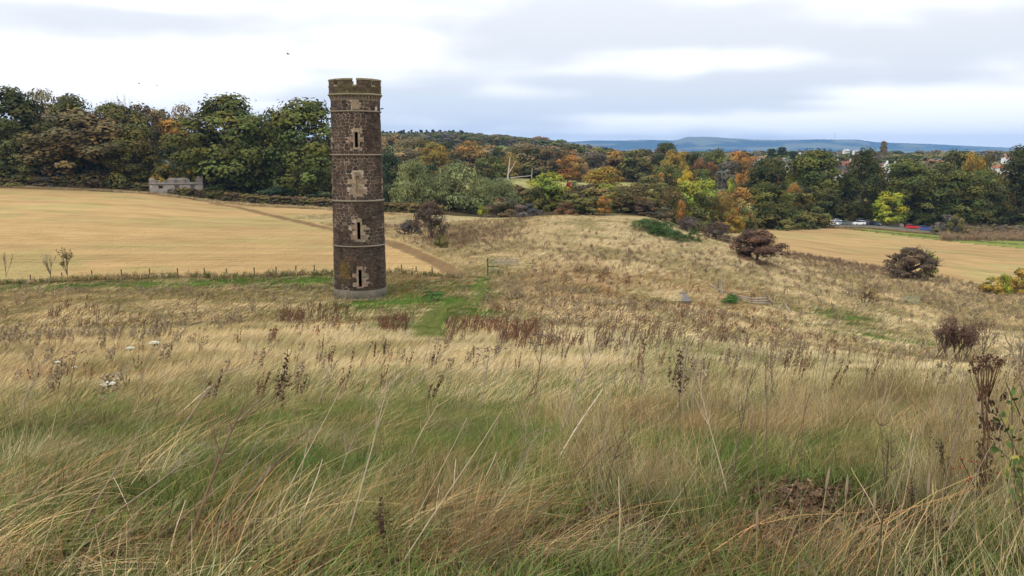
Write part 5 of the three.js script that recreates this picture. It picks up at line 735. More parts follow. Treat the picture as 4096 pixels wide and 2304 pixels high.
// ------------------------------------------------------------------ grass and weeds
function tuft(seed, o) {                                   // a tuft of blades that lean and droop towards +x
  const r = mulberry(seed), P = [], C = [], I = [], rnd = () => r() * 2 - 1;
  for (let k = 0; k < o.n; k++) {
    const a = r() * 6.283, q = o.spread * Math.sqrt(r()), x0 = Math.cos(a) * q, z0 = Math.sin(a) * q, h = lerp(o.h[0], o.h[1], Math.pow(r(), o.pw ?? 1)), w = o.w * (.6 + .8 * r()), f = rnd() * 1.1, cx = Math.cos(f), cz = Math.sin(f);
    const la = rnd() * .8, lx = (o.lean ?? .4) * (.4 + r()) + rnd() * (o.mess ?? .35), lz = (o.mess ?? .35) * rnd() + Math.sin(la) * .1, dr = (o.droop ?? .5) * r(), sg = o.segs ?? 2, v = .5 + .9 * r(), hue = rnd() * .14, i0 = P.length / 3;
    for (let s = 0; s <= sg; s++) {
      const t = s / sg, yy = h * (t - dr * .55 * t * t), xx = x0 + lx * h * (t * .55 + .45 * t * t) + dr * .6 * h * t * t, zz = z0 + lz * h * t * t, ww = w * (1 - .8 * t) * 1;
      P.push(xx - cx * ww, yy - .03 * (s === 0), zz - cz * ww, xx + cx * ww, yy - .03 * (s === 0), zz + cz * ww); for (let e = 0; e < 2; e++) C.push(v * (1 + hue), v, v * (1 - hue));
      if (s) { const b = i0 + s * 2; I.push(b - 2, b - 1, b, b - 1, b + 1, b); }
    }
    if (o.head && r() < o.head) { const t = P.length / 3, e = P.slice(-3), L = h * .11, d = V(lx * .8, 1 - dr * .6, lz).normalize().multiplyScalar(L), sx = cx * o.w * 1.5, sz = cz * o.w * 1.5; P.push(...e, e[0] + d.x * .35 + sx, e[1] + d.y * .35, e[2] + d.z * .35 + sz, e[0] + d.x, e[1] + d.y, e[2] + d.z, e[0] + d.x * .35 - sx, e[1] + d.y * .35, e[2] + d.z * .35 - sz); for (let q = 0; q < 4; q++) C.push(v * .85, v * .78, v * .7); I.push(t, t + 1, t + 2, t, t + 2, t + 3); }
  }
  const g = new THREE.BufferGeometry(); g.setAttribute('position', new THREE.Float32BufferAttribute(P, 3)); g.setAttribute('color', new THREE.Float32BufferAttribute(C, 3)); g.setIndex(I); return g;
}
function herb(seed, o) {                                   // dead weed stems with seed heads
  const r = mulberry(seed), P = [], C = [], I = [], rnd = () => r() * 2 - 1;
  const quad = (a, b, w, v) => { const i0 = P.length / 3, f = rnd(), cx = w * Math.cos(f), cz = w * Math.sin(f); P.push(a.x - cx, a.y, a.z - cz, a.x + cx, a.y, a.z + cz, b.x + cx * .6, b.y, b.z + cz * .6, b.x - cx * .6, b.y, b.z - cz * .6); for (let e = 0; e < 4; e++) C.push(v, v, v); I.push(i0, i0 + 1, i0 + 2, i0, i0 + 2, i0 + 3); };
  for (let k = 0; k < o.n; k++) {
    const a = V(rnd() * o.spread, -.03, rnd() * o.spread), h = lerp(o.h[0], o.h[1], r()), lx = (o.lean ?? .3) * (.5 + r()) + rnd() * .2, b = V(a.x + lx * h, h, a.z + rnd() * .2 * h), v = .7 + .6 * r();
    quad(a, b, o.w, v);
    for (let i = 0; i < o.bits; i++) { const t = lerp(o.from ?? .45, 1.02, r()), c = a.clone().lerp(b, t), s = o.bit * (.5 + r()); quad(c.clone().add(V(rnd() * s, 0, rnd() * s)), c.clone().add(V(rnd() * s * 1.5, s * 1.2, rnd() * s)), s * .5, v * (.7 + .5 * r())); }
  }
  const g = new THREE.BufferGeometry(); g.setAttribute('position', new THREE.Float32BufferAttribute(P, 3)); g.setAttribute('color', new THREE.Float32BufferAttribute(C, 3)); g.setIndex(I); return g;
}
const bladeM = mat(1, 1, 1, { vertexColors: true, roughness: .9, specularIntensity: .12 });
const rng = mulberry(2024), rn = () => rng() * 2 - 1;
// one batch per kind of tuft and distance; entries are filled first, then turned into instanced meshes
const batches = {};
const batch = (key, name, label, geo) => batches[key] = { name, label, geo, m: [], c: [] };
const Z = ['near', 'middle', 'far'];
batch('straw0', 'dry_grass', 'long straw-coloured dry grass in the near foreground', tuft(1, { n: 42, h: [.18, .6], w: .0019, spread: .17, lean: .34, mess: .62, droop: .55, segs: 4, head: .25 }));
batch('stand0', 'dry_grass', 'upright pale grass stalks with thin heads in the right foreground', tuft(2, { n: 30, h: [.35, .95], w: .0022, spread: .2, lean: .14, mess: .36, droop: .22, segs: 4, head: .7 }));
batch('mat0', 'matted_grass', 'matted tawny dead grass close to the ground in the foreground', tuft(3, { n: 46, h: [.1, .32], w: .002, spread: .22, lean: .7, mess: .7, droop: 1.2, segs: 3 }));
batch('green0', 'green_grass', 'short green grass blades in the foreground', tuft(4, { n: 40, h: [.06, .28], w: .0036, spread: .2, lean: .3, mess: .8, droop: .8, segs: 3 }));
batch('straw1', 'dry_grass', 'combed straw-coloured grass on the slope towards the tower', tuft(5, { n: 30, h: [.14, .42], w: .0055, spread: .3, lean: .95, mess: .45, droop: .7, segs: 3 }));
batch('green1', 'green_grass', 'green grass on the slope towards the tower', tuft(6, { n: 32, h: [.08, .26], w: .007, spread: .3, lean: .5, mess: .5, droop: .6, segs: 2 }));
batch('herb1', 'dead_weeds', 'brown dead weed stems with seed heads on the slope', herb(7, { n: 4, h: [.35, .8], w: .005, spread: .16, bits: 22, bit: .035, lean: .3 }));
batch('straw2', 'dry_grass', 'pale rough grass on the mound and the valley slope', tuft(8, { n: 16, h: [.16, .5], w: .02, spread: .42, lean: .95, mess: .5, droop: .75, segs: 2 }));
batch('green2', 'green_grass', 'green grass in the valley around the tower', tuft(9, { n: 16, h: [.08, .24], w: .022, spread: .42, lean: .4, mess: .4, droop: .5, segs: 2 }));
batch('herb2', 'dead_weeds', 'stands of brown and purplish dead weeds across the valley slope', herb(10, { n: 7, h: [.35, .9], w: .010, spread: .4, bits: 9, bit: .05, lean: .25, from: .4 }));
batch('dock1', 'dock_stems', 'dark brown dead dock spikes standing in the pale grass of the slope', herb(21, { n: 3, h: [.4, .8], w: .005, spread: .07, bits: 34, bit: .02, lean: .2, from: .4 }));
const m4 = new THREE.Matrix4(), q4 = new THREE.Quaternion(), e4 = new THREE.Euler();
function put(key, X, D, s, tone, yaw, tilt, y) {
  const b = batches[key]; e4.set(rn() * .12, yaw, tilt); q4.setFromEuler(e4); m4.compose(V(X, y ?? H(X, D), -D), q4, V(s, s, s)); for (let i = 0; i < 16; i++) b.m.push(m4.elements[i]); b.c.push(...tone);
}
const pick = w => { let x = rng(); for (let i = 0; i < KINDS; i++) { x -= w[i]; if (x <= 0) return i; } return 0; };
const toneOf = (k, n) => { const b = (.74 + .52 * rng()) * (.82 + .36 * n), h = rn() * .05; let t = TONE[k]; if (k === 0 || k === 6) { const m = smooth(.58, .36, n) * (.2 + .5 * rng()); t = [lerp(t[0], .27, m), lerp(t[1], .26, m), lerp(t[2], .10, m)]; } return [t[0] * b * (1 + h), t[1] * b, t[2] * b * (1 - h)]; };
const plinthFree = (X, D) => Math.hypot(X - TOWER.X, D - TOWER.D) > 2.55;
const CLEAR = [[1726, 752, 5.5, 5], [1690, 760, 5, 3.5], [1815, 740, 2.2, 3], [1895, 760, 3.4, 4], [1965, 775, 2, 3], [1272, 665, 3, 4], [1235, 688, 1.6, 3], [2292, 762, 2.6, 3.5], [2106, 567, 8, 9], [2165, 567, 7, 9], [2205, 568, 4, 9], [2294, 576, 5, 9], [2329, 580, 5, 9]].map(([x, y, r, f]) => { const c = at(x, y); return [c[0], c[2], r, f]; });
const cleared = (X, D) => CLEAR.some(([x, d, r, f]) => Math.abs(X - x) < r && D < d + 1.5 && D > d - f);
const LITTER = [[480, 1380, 200, 60, 1.3], [1500, 1330, 180, 60, 1.6], [2080, 1320, 330, 80, 1.8], [2000, 1240, 220, 40, 1.0], [200, 1320, 200, 55, 1.4], [1330, 1400, 160, 60, .8], [700, 1270, 160, 40, .6], [1040, 1380, 120, 50, .7]].map(([x, y, rx, ry, s]) => { const c = at(x, y), l = at(x - rx, y), n = at(x, y + ry), f = at(x, y - ry); return [c[0], c[2], Math.abs(l[0] - c[0]), Math.max(.35, (f[2] - n[2]) / 2), s]; });
const litterAt = (X, D) => { let v = 0; for (const [x, d, rx, rd, s] of LITTER) { const g = ((X - x) / rx) ** 2 + ((D - d) / rd) ** 2; if (g < 6) v += s * Math.exp(-g); } return v * (.4 + 1.1 * fbm(X * 1.4 + 3, D * 1.4, 3)); };
const scatterIn = (n, dA, dB, side, f) => { for (let i = 0; i < n; i++) { const D = Math.sqrt(lerp(dA * dA, dB * dB, rng())), X = rn() * side * Math.max(D, 7); f(X, D); } };
// near: blades that can be told apart, gathered in tussocks that each have a growth of their own
const tussCache = new Map();
function tussock(X, D, size) {
  const ix = Math.floor(X / size), iy = Math.floor(D / size); let best = 9e9, id = null;
  for (let i = -1; i <= 1; i++) for (let j = -1; j <= 1; j++) { const a = ix + i, b = iy + j, px = (a + .15 + .7 * hash2(a, b)) * size, py = (b + .15 + .7 * hash2(a + 77, b - 31)) * size, d = Math.hypot(X - px, D - py) * (.7 + .6 * hash2(a - 9, b + 5)); if (d < best) { best = d; id = [a, b, px, py]; } }
  const key = id[0] + '_' + id[1]; let t = tussCache.get(key);
  if (!t) {
    const r = mulberry(Math.floor(hash2(id[0], id[1]) * 1e9)), w = mix(id[2], id[3]), right = smooth(-.14, .2, id[2] / id[3]); let x = r(), k = 0; for (let i = 0; i < KINDS; i++) { x -= w[i]; if (x <= 0) { k = i; break; } }
    const u = r(), form = k === 1 ? (u < .8 ? 'green' : 'olive') : k === 5 ? (u < .5 ? 'tawny' : u < .8 ? 'mat' : 'bare') : k === 6 ? (right > .4 && u < .7 ? 'stand' : 'straw') : k === 0 ? (u < .24 ? 'straw' : u < .24 + .52 * right ? 'stand' : u < .86 ? 'mat' : 'olive') : (u < .5 ? 'mat' : 'bare');
    t = { k, form, h: .65 + .75 * r(), yaw: (r() - .5) * 1.5, tilt: (r() - .5) * .5, b: .5 + .48 * r(), right }; tussCache.set(key, t);
  }
  return [t, best / size];
}
const times = (t, b) => t.map(v => v * b);
scatterIn(30000, 2.2, 15, .74, (X, D) => {
  const [t, q] = tussock(X + rn() * .1, D + rn() * .1, rng() < .25 ? .2 : .44), n = fbm(X / 1.3, D / 1.3, 3), bare = litterAt(X, D), f = t.form, h = t.h * (.75 + .5 * rng()), yaw = t.yaw + rn() * .6;
  if (rng() < bare * .82 || (D < 5 && rng() < .5)) return;
  if (rng() < .26) { put('green0', X, D, .6 + .6 * rng(), times(toneOf(1, n), .7), rn() * 3.1, rn() * .2); return; }
  if (f === 'bare') { if (rng() < .25) put('mat0', X, D, .6 + .4 * rng(), times(toneOf(5, n), .6), rn() * 3, rn() * .3); return; }
  if (X / D < .2 && D > 6.5 && f !== 'green' && f !== 'olive' && rng() < .22) { put('green0', X, D, .6 + .6 * rng(), times(toneOf(1, n), .75), rn() * 3.1, rn() * .2); return; }
  if (q > .5 && rng() < .75) return;                        // hollows between tussocks
  if (f === 'green') put('green0', X, D, .7 + .55 * h, times(toneOf(1, n), t.b), rn() * 3.1, t.tilt * .5);
  else if (f === 'olive') put(rng() < .6 ? 'green0' : 'mat0', X, D, .7 + .5 * h, times([.23, .215, .075], t.b * (.8 + .4 * rng())), rn() * 2, t.tilt * .6);
  else if (f === 'mat') put('mat0', X, D, .8 + .6 * h, times(toneOf(rng() < .4 ? 5 : 0, n), t.b), yaw, t.tilt + rn() * .2);
  else if (f === 'tawny') put(rng() < .55 ? 'straw0' : 'mat0', X, D, .55 + .45 * h, times(toneOf(5, n), t.b), yaw, t.tilt * .7 - .1 + rn() * .15);
  else if (f === 'stand') { if (rng() < .75) put('stand0', X, D, .42 + .42 * h, times(toneOf(rng() < .5 ? 6 : rng() < .5 ? 0 : 5, n), t.b), rn() * 3.1, t.tilt * .8 + rn() * .2); }
  else put('straw0', X, D, .5 + .45 * h, times(toneOf(t.k === 6 ? 6 : 0, n), t.b), yaw - (t.right > .6 ? rn() * 1.2 : 0), t.tilt * .5 - .18 * (1 - t.right) + rn() * .12);
});
scatterIn(60000, 15, 46, .70, (X, D) => {
  const w = mix(X, D), k = pick(w), n = fbm(X / 2.3, D / 2.3, 3), r = regionOf(X, D); if (r !== 'meadow') { if (rng() < .2) put('green1', X, D, .3, toneOf(1, n), 0, 0); return; }
  const right = smooth(-.05, .3, X / D);
  if (k === 1) put('green1', X, D, .8 + .5 * rng(), toneOf(1, n), rn() * 3, 0);
  else if (k === 2 || k === 3 || k === 4) { if (rng() < .25) put('herb1', X, D, .55 + .5 * rng(), toneOf(k, n), rn() * .8, 0); put('straw1', X, D, .7 + .4 * rng(), toneOf(rng() < .5 ? 0 : 5, n), rn() * .5, rn() * .1); }
  else if (right > .4 && rng() < .16 && D < 22) put('stand0', X, D, .35 + .35 * rng(), toneOf(6, n), rn() * 3, rn() * .15);
  else put('straw1', X, D, (.65 + .6 * rng()) * (1 - .3 * right), toneOf(k, n), rn() * .5 + (n - .5), rn() * .12);
});
scatterIn(300000, 46, 172, .66, (X, D) => {
  const r = regionOf(X, D); if (r !== 'meadow' && r !== 'path') return; if (!plinthFree(X, D)) return; if (cleared(X, D)) { if (rng() < .5) put('green2', X, D, .4 + .3 * rng(), toneOf(rng() < .4 ? 1 : 5, .5), rn() * 3, 0); return; } if (D > 152 && X > 0 && X / D < .2) { if (D > 168) return; }
  const w = mix(X, D), k = pick(w), n = fbm(X / 4, D / 4, 3), low = X / D > .3 && D < 64 ? .6 : 1;
  if (D < 110 && r === 'meadow' && rng() < lawn(X, D) * 1.05) { const b = .75 + .5 * rng(); put('green2', X, D, .4 + .4 * rng(), [.135 * b, .215 * b, .045 * b], rn() * 3, 0); return; }
  if (r === 'path') { if (rng() < .25) put('green2', X, D, .35, toneOf(1, n), rn() * 3, 0); return; }
  if (k === 1) put('green2', X, D, .7 + .6 * rng(), toneOf(1, n), rn() * 3, 0);
  else if (k === 2 || k === 3 || k === 4) { if (rng() < .17) put('herb2', X, D, .55 + .55 * rng(), toneOf(k, n), rn() * 3, 0); else put('straw2', X, D, .7 + .4 * rng(), toneOf(rng() < .55 ? k : rng() < .5 ? 5 : 0, n), rn() * .7, 0); }
  else put('straw2', X, D, (.6 + .65 * rng()) * low, toneOf(k, n), rn() * .6 + (n - .5), rn() * .1);
});
for (let i = 0; i < 420; i++) { const [a, b, c, d] = TANK.turf, u = rng(), v = rng(), p = a.clone().lerp(b, u).lerp(d.clone().lerp(c, u), v); put('straw2', p.x, -p.z, .4 + .4 * rng(), toneOf(rng() < .7 ? 6 : 0, .6), rn(), 0, TANK.y - .05); }
for (let i = 0; i < 1500; i++) { let X, D; if (i < 620) { D = lerp(15, 72, rng()); X = rn() * .64 * D; if (fbm(X / 3 + 70, D / 3, 3) < .52) continue; } else { const [cx, cy, rx, ry] = [[990, 838, 40, 16], [1180, 836, 75, 18], [1300, 852, 60, 20], [730, 815, 30, 20], [820, 795, 60, 20], [270, 805, 160, 25], [1450, 870, 200, 25], [1700, 830, 160, 40], [1560, 760, 200, 40]][i % 9], p = at(cx + rn() * rx, cy + rn() * ry); X = p[0]; D = p[2]; } if (regionOf(X, D) !== 'meadow' || cleared(X, D)) continue; const b = .6 + .8 * rng(); put('dock1', X, D, .6 + .7 * rng(), [.115 * b, .062 * b, .038 * b], rn(), rn() * .15); }
for (let i = 0; i < 150; i++) { const a = rng() * 6.283, q = 2.5 + .55 * rng(), X = TOWER.X + Math.cos(a) * q, D = TOWER.D + Math.sin(a) * q; put(rng() < .3 ? 'dock1' : rng() < .5 ? 'straw2' : 'green2', X, D, .45 + .6 * rng(), toneOf(rng() < .5 ? 5 : 1, .5), rn() * 3, 0); }
// rough margins of the fields, and the verge
const along = (line, n, wide, f) => { const L = []; let tot = 0; for (let i = 0; i < line.length - 1; i++) { tot += Math.hypot(line[i + 1][0] - line[i][0], line[i + 1][1] - line[i][1]); L.push(tot); } for (let k = 0; k < n; k++) { const s = rng() * tot, i = L.findIndex(c => c >= s), t = (s - (L[i - 1] ?? 0)) / (L[i] - (L[i - 1] ?? 0)); f(lerp(line[i][0], line[i + 1][0], t) + rn() * wide, lerp(line[i][1], line[i + 1][1], t) + rn() * wide); } };
const farEdge = poly([[-300, 467.5], [0, 472], [200, 478], [380, 488], [520, 505], [640, 518], [840, 528], [1000, 539], [1040, 548]]);
along(farEdge, 7000, 1.4, (X, D) => put('straw2', X, D + .8, .9 + .9 * rng(), toneOf(rng() < .6 ? 6 : 5, rng()), rn() * 2, 0));
along(poly([[770, 551], [840, 545], [1000, 552], [1040, 549]]), 3500, 3.0, (X, D) => put('straw2', X, D + 3, .8 + .9 * rng(), toneOf(rng() < .7 ? 6 : 0, rng()), rn() * 2, 0));
along(poly([[1835, 577], [1900, 573], [2012, 572.5], [2122, 574.5], [2178, 581]]), 4000, 1.2, (X, D) => put('straw2', X, D + .8, .7 + .6 * rng(), toneOf(rng() < .6 ? 5 : 4, rng()), rn() * 2, 0));
along(poly([[2122, 572], [2200, 577], [2300, 587], [2400, 594], [2576, 606]]), 3600, 1.6, (X, D) => cleared(X, D) || put('herb2', X, D + 1, .4 + .4 * rng(), toneOf(rng() < .6 ? 2 : 5, rng()), rn() * 2, 0));
along(poly([[2130, 576.5], [2297, 592], [2576, 616]]), 2600, 2.4, (X, D) => put(rng() < .75 ? 'green2' : 'straw2', X, D, .7 + .5 * rng(), toneOf(rng() < .75 ? 1 : 6, rng()), rn() * 2, 0));
for (let i = 0; i < 9000; i++) { const [X, , D] = at(lerp(2366, 2600, rng()), lerp(549, 606, rng())); put(rng() < .6 ? 'herb2' : 'straw2', X, D, 1 + 1.2 * rng(), toneOf([2, 3, 5, 2][Math.floor(rng() * 4)], rng()), rn() * 3, 0); }
{ // fence-line weeds at the near edge of the left field
  const edge = poly([[-60, 718], [200, 710], [400, 704], [600, 699], [840, 691], [980, 690], [1150, 697]]);
  along(edge, 1900, .8, (X, D) => put(rng() < .45 ? 'herb2' : 'straw2', X, D - .7, .55 + .5 * rng(), toneOf([2, 0, 5, 1][Math.floor(rng() * 4)], rng()), rn() * 2, 0));
}
// stubble: short cut straw where the near part of the field shows it
for (let i = 0; i < 26000; i++) { const D = 92 + 60 * Math.pow(rng(), 1.5), X = rn() * .7 * D; if (regionOf(X, D) !== 'left') continue; put('straw2', X, D, .18 + .16 * rng(), [.46 * (.8 + .4 * rng()), .31, .13], rn() * 3, 0); }
// brambles and scrub along the wood foot
const scrubGeo = crownGeo(950, { lobes: 14, n: 260, size: .07, y0: .02, env: bushy, lr: .22, low: 1.2 });
const weedGeo = crownGeo(951, { lobes: 18, n: 420, size: .045, y0: .02, env: bushy, lr: .2, low: 1.2, asp: 1.3 });
function scrub(name, label, list, geo = scrubGeo) { const o = new THREE.InstancedMesh(geo, mat(1, 1, 1, { vertexColors: true, roughness: .9, specularIntensity: .15 }), list.length), c = new THREE.Color(); o.name = numbered(name); list.forEach(([X, D, w, h, t], i) => { m4.makeRotationY(rng() * 6.28).scale(V(w, h, w)); m4.setPosition(X, h0(X, D) - .1, -D); o.setMatrixAt(i, m4); const b = .7 + .6 * rng(); c.setRGB(t[0] * b, t[1] * b, t[2] * b); o.setColorAt(i, c); }); o.castShadow = o.receiveShadow = true; scene.add(o); tag(o, label, 'undergrowth', null, 'stuff'); }
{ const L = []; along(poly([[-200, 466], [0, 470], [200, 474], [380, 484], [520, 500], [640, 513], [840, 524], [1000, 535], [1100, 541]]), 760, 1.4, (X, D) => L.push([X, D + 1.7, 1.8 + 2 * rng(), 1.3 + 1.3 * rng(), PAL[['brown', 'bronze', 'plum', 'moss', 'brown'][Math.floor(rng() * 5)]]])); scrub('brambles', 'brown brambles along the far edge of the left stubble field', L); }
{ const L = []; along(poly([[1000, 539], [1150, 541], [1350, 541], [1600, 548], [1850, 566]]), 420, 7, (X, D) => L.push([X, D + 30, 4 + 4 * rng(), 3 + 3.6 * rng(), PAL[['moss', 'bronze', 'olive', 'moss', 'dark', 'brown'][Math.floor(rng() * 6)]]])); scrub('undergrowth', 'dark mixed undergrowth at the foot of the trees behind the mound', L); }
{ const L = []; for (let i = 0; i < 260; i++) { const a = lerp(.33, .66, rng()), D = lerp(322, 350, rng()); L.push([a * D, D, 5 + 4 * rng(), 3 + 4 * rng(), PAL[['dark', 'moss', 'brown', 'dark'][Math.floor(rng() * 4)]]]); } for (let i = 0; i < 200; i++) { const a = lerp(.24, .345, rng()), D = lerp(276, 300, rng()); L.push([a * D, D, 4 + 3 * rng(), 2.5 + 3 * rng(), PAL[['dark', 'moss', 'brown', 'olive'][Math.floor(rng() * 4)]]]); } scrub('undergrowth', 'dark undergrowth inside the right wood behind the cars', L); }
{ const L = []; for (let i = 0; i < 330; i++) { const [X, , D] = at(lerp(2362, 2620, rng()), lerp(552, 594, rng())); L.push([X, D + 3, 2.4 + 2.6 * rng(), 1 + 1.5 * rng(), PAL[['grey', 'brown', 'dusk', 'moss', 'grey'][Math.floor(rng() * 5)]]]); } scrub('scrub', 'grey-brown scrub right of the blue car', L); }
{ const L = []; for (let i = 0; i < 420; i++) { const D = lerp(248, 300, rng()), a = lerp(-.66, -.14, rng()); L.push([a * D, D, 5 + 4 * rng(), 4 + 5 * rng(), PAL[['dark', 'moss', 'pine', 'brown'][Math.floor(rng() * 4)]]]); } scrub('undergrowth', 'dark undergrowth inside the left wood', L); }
{ const L = []; for (const [wx, wy, rx, ry, n, k] of [[780, 960, 70, 14, 10, 'pine'], [430, 1000, 60, 14, 7, 'pine'], [265, 1030, 40, 14, 8, 'broom'], [960, 1195, 46, 16, 16, 'broom'], [1340, 1010, 60, 30, 16, 'broom'], [1180, 1075, 60, 20, 8, 'willow'], [760, 1165, 60, 30, 8, 'broom'], [1090, 752, 18, 8, 7, 'broom'], [1845, 755, 14, 8, 8, 'broom'], [1655, 772, 40, 5, 5, 'broom'], [1480, 1000, 60, 30, 10, 'broom'], [1870, 1010, 50, 30, 10, 'broom'], [1170, 930, 60, 10, 8, 'green'], [330, 935, 14, 8, 5, 'broom']]) for (let i = 0; i < n; i++) { const [X, , D] = at(wx + rn() * rx, wy + rn() * ry); const s = D < 40 ? .16 + .2 * rng() : .5 + .4 * rng(); L.push([X, D, s * 1.5, s, PAL[k].map(c => c * (k === 'broom' ? 1.5 : .9))]); } scrub('leafy_weeds', 'green clumps of nettles and low leafy weeds in the grass', L, weedGeo); }
// build the grass
for (const b of Object.values(batches)) {
  const n = b.m.length / 16, o = new THREE.InstancedMesh(b.geo, bladeM, n); o.name = numbered(b.name); o.instanceMatrix.array.set(b.m); o.instanceColor = new THREE.InstancedBufferAttribute(new Float32Array(b.c), 3); o.castShadow = o.receiveShadow = true; scene.add(o); tag(o, b.label, b.name.includes('weed') ? 'weeds' : b.name.includes('dock') ? 'weeds' : 'grass', null, 'stuff');
  console.log(b.name, n, b.geo.index.count / 3);
}
{ // fallen leaves
  const r = mulberry(5), sh = [], leaf = (s) => { const P = [], I = [], n = 9; P.push(0, .012, 0); for (let i = 0; i < n; i++) { const a = i / n * 6.283, q = (i % 2 ? .55 : 1) * (.8 + .4 * r()); P.push(Math.cos(a) * .055 * q, .006 + .02 * r() + .018 * Math.abs(Math.sin(a * 1.5 + s)), Math.sin(a) * .036 * q); } for (let i = 0; i < n; i++) I.push(0, 1 + (i + 1) % n, 1 + i); const g = new THREE.BufferGeometry(); g.setAttribute('position', new THREE.Float32BufferAttribute(P, 3)); g.setIndex(I); return g; };
  const L = []; for (let i = 0; i < 46000; i++) { const D = Math.sqrt(lerp(9, 100, rng())), X = rn() * .72 * Math.max(D, 6); if (rng() < litterAt(X, D) * 1.2 + .05) L.push([X, D]); }
  const o = new THREE.InstancedMesh(leaf(1), mat(1, 1, 1, { roughness: .8, specularIntensity: .2 }), L.length), c = new THREE.Color(); o.name = numbered('fallen_leaves'); L.forEach(([X, D], i) => { e4.set(rn() * .9, rng() * 6.28, rn() * .9); q4.setFromEuler(e4); const s = .5 + .5 * rng(); m4.compose(V(X, H(X, D) + .01 + .06 * rng(), -D), q4, V(s, s, s)); o.setMatrixAt(i, m4); const b = .5 + .9 * rng(); rng() < .8 ? c.setRGB(.095 * b, .056 * b, .034 * b) : c.setRGB(.17 * b, .115 * b, .07 * b); o.setColorAt(i, c); }); o.castShadow = o.receiveShadow = true; scene.add(o); tag(o, 'brown fallen leaves lying between the grass in the near foreground', 'leaves', null, 'stuff'); console.log('leaves', L.length);
}
// ------------------------------------------------------------------ single plants in the foreground
const up = V(0, 1, 0);
function stalkGeo(seed, o) {                               // a stalk of length 1 along +y with side shoots
  const r = mulberry(seed), parts = [], rnd = () => r() * 2 - 1, pts = []; let p = V(0, -.02, 0), d = V(rnd() * .08, 1, rnd() * .05); const n = 6;
  for (let i = 0; i <= n; i++) { pts.push(p.clone()); d.add(V(rnd() * (o.bend ?? .07), 0, rnd() * (o.bend ?? .07))).normalize(); p = p.clone().addScaledVector(d, 1 / n); }
  const w = o.w ?? .008; for (let i = 0; i < n; i++) parts.push(limb(pts[i], pts[i + 1], w * (1 - i / n * .6), w * (1 - (i + 1) / n * .6), 5));
  const ends = [pts[n]];
  for (let k = 0; k < (o.shoots ?? 4); k++) { const t = lerp(o.from ?? .5, .95, r()), i = Math.min(n - 1, Math.floor(t * n)), a = pts[i].clone().lerp(pts[i + 1], t * n - i), s = k % 2 ? 1 : -1, L = .08 + .16 * r(), m = a.clone().add(V(s * L * .25, L * .6, rnd() * L * .3)), e = m.clone().add(V(s * L * .15, L * .6, rnd() * L * .2)); parts.push(limb(a, m, w * .38, w * .26, 4), limb(m, e, w * .26, w * .1, 4)); ends.push(e); }
  const bits = [];
  if (o.umbel) for (const e of ends) for (let i = 0; i < 9; i++) { const a = i * .7 + r(), q = e.clone().add(V(Math.cos(a) * .05, .035 + .02 * r(), Math.sin(a) * .05)); parts.push(limb(e, q, w * .16, w * .14, 3)); const s = new THREE.OctahedronGeometry(.008 + .004 * r(), 0); s.translate(q.x, q.y, q.z); bits.push(noUV(s)); }
  if (o.seeds) for (let i = 0; i < o.seeds; i++) { const e = r() < .5 ? pts[3 + Math.floor(r() * 4)] : ends[Math.floor(r() * ends.length)]; const s = new THREE.OctahedronGeometry(.004 + .007 * r(), 0); s.scale(1, 1.4, .8); s.rotateZ(rnd()); const f = r(); const b = pts[Math.max(0, 3 + Math.floor(f * 3))].clone().lerp(e, r()); s.translate(b.x + rnd() * .016, b.y + rnd() * .02, b.z + rnd() * .016); bits.push(noUV(s)); }
  return [noUV(merge(parts)), bits.length ? merge(bits) : null];
}
const stalkM = { grey: mat(.27, .21, .15, { roughness: .9 }), pale: mat(.60, .50, .36, { roughness: .9 }), dark: mat(.10, .07, .05, { roughness: .9 }), brown: mat(.17, .115, .07, { roughness: .9 }), tan: mat(.40, .30, .17) }, seedM = { grey: mat(.15, .105, .07), dark: mat(.055, .034, .024), rust: mat(.12, .055, .03) };
const STALK = { bare: [1, 2, 3].map(s => stalkGeo(s, { shoots: 0, bend: .06, w: .007 })), fork: [4, 5, 6].map(s => stalkGeo(s, { shoots: 8, from: .5, bend: .06, w: .007 })), umbel: [7, 8].map(s => stalkGeo(s, { shoots: 3, from: .7, umbel: 1 })), dock: [9, 10, 11].map(s => stalkGeo(s, { shoots: 5, from: .45, seeds: 190, w: .005 })), seedy: [12, 13].map(s => stalkGeo(s, { shoots: 8, from: .35, seeds: 110, w: .005 })) };
const NAMES = { bare: 'dead_stalk', fork: 'dead_stalk', umbel: 'dead_umbel_stalk', dock: 'dock_stem', seedy: 'dead_stalk' }; let sc = 0;
function stalk(kind, bx, by, tx, ty, m, label, sm = 'grey', o = {}) {
  const [X, Y, D] = at(bx, by), t = onPix(tx, ty, D + (o.back ?? .15)), d = t.clone().sub(V(X, Y, -D)), L = d.length(), k = STALK[kind][sc++ % STALK[kind].length], g = thing(NAMES[kind], label, 'dead plant', X, Y, -D, o.group), w = (o.w ?? 1) / Math.max(L, .3);
  addMesh('stem', k[0], stalkM[m], g); if (k[1]) addMesh('seed_head', k[1], seedM[sm], g); g.quaternion.setFromUnitVectors(up, d.normalize()); g.scale.set(L * (o.fat ?? 1.6), L, L * (o.fat ?? 1.6)); return g;
}
